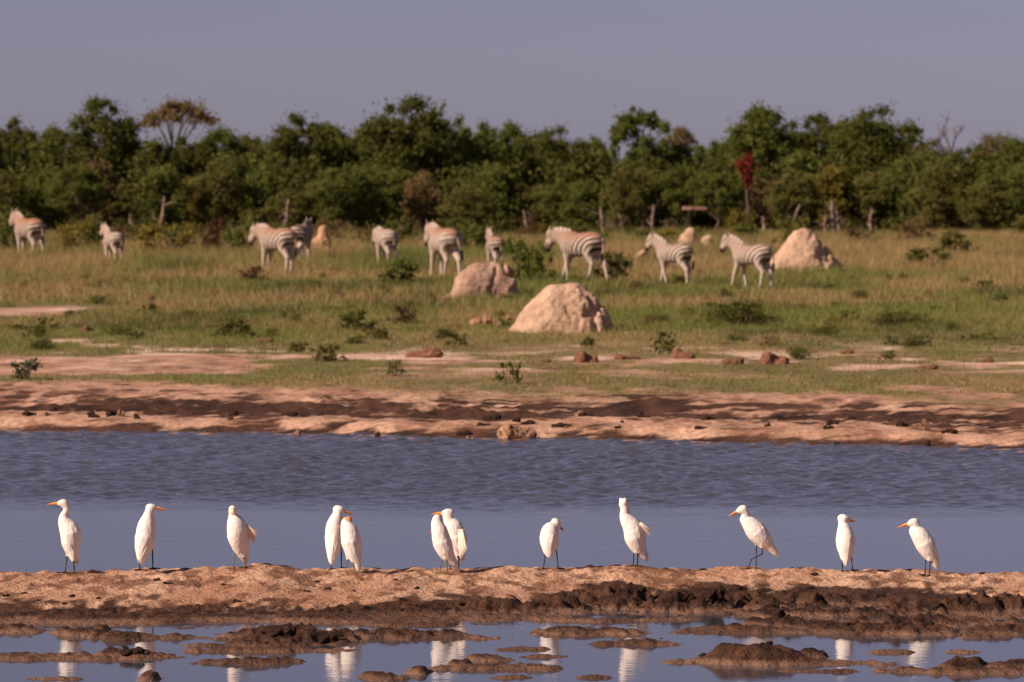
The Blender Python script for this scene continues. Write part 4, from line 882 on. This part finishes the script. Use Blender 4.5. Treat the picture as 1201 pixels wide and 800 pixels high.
for k in range(120):
    px = rng.uniform(0, 1200); py = float(rng.choice([rng.uniform(340, 415), rng.uniform(300, 340)])); kd = ['low', 'olive', 'lowgreen', 'sprig', 'dry'][k % 5]
    sc_ = (py - HOR)/150
    put_bush(kd, px, py, rng.uniform(14, 34)*sc_, rng.uniform(7, 14)*sc_, 'small %s weed scattered in the grass' % {'low': 'dark green', 'olive': 'olive', 'lowgreen': 'bright green', 'sprig': 'sparse dark', 'dry': 'dry tan'}[kd], 'weeds scattered in the grass', name='weed', cat='weed')

# ------------------------------------------------------------------ grass: one mass of single blades
def grass(name, label, y0, y1, dens, blades, hgt, wdt, seed, tan, mask_sand=True):
    r_ = np.random.default_rng(seed)
    n = int(dens*.118*(y1*y1 - y0*y0)); u = r_.random(n); Yt = np.sqrt(y0*y0 + u*(y1*y1 - y0*y0)); Xt = r_.uniform(-1, 1, n)*Yt*.118
    keep = np.ones(n, bool)
    if mask_sand: keep &= r_.random(n) > sand_mask(Xt, Yt)*1.02
    pn = fbm2(Xt*.9, Yt*.35, 3, seed); keep &= r_.random(n) < (.35 + 1.1*pn)
    Xt, Yt = Xt[keep], Yt[keep]; n = len(Xt); Zt = far_height(Xt, Yt)
    hn = .55*fbm2(Xt*.22, Yt*.08, 3, seed + 2) + .45*fbm2(Xt*2.0, Yt*.8, 2, seed + 12); cn = fbm2(Xt*.3, Yt*.10, 4, seed + 3); cn2 = fbm2(Xt*1.8, Yt*.6, 2, seed + 4)
    ht = hgt(Yt)*(.25 + 1.5*hn)
    tanf = np.clip(tan(Xt, Yt) + 2.3*(cn - .5) + .6*(cn2 - .5), 0, 1); dk = 1 - .45*sst(.52, .68, fbm2(Xt*.45 + 7, Yt*.16, 4, seed + 6))
    Nb = n*blades; ti = np.repeat(np.arange(n), blades)
    sp = .05 + .12*ht[ti]
    bx = Xt[ti] + r_.normal(size=Nb)*sp; by = Yt[ti] + r_.normal(size=Nb)*sp; bz = Zt[ti] - .01
    L = ht[ti]*r_.uniform(.45, 1.15, Nb); lean = r_.normal(size=(Nb, 2))*.38*L[:, None]; ang = r_.uniform(0, math.pi, Nb); w_ = wdt*r_.uniform(.6, 1.4, Nb)*(.7 + .004*Yt[ti])
    dx, dy = np.cos(ang)*w_*.5, np.sin(ang)*w_*.5
    b0 = np.stack([bx - dx, by - dy, bz], -1); b1 = np.stack([bx + dx, by + dy, bz], -1); tp = np.stack([bx + lean[:, 0], by + lean[:, 1], bz + L], -1)
    V = np.stack([b0, b1, tp], 1).reshape(-1, 3); F = np.arange(3*Nb).reshape(-1, 3)
    tb = (r_.random(Nb) < tanf[ti])
    gcol = lerp(S(94, 104, 46), S(134, 134, 68), r_.random(Nb)); tcol = lerp(S(148, 124, 80), S(182, 150, 104), r_.random(Nb))
    c_ = np.where(tb[:, None], tcol, gcol*dk[ti][:, None]*1.04); C = np.repeat(c_, 3, 0)
    o = add_obj(name, mesh_np(name, V, F, C, smooth=False), M['grass']); tag(o, label, 'grass', kind='stuff'); return o
grass('short_grass', 'short patchy green grass between the sandy shore and the mounds', 60, 100, 36, 8, lambda y: .065 + .075*sst(74, 98, y), .009, 501, lambda x, y: .10 + .15*sst(80, 62, y))
grass('long_grass', 'long tan and green grass around the zebras and before the wood', 97, 226, 10, 10, lambda y: .17 + .24*sst(100, 165, y), .012, 502, lambda x, y: .26 + .34*sst(105, 160, y) + .10*sst(2, 12, x))
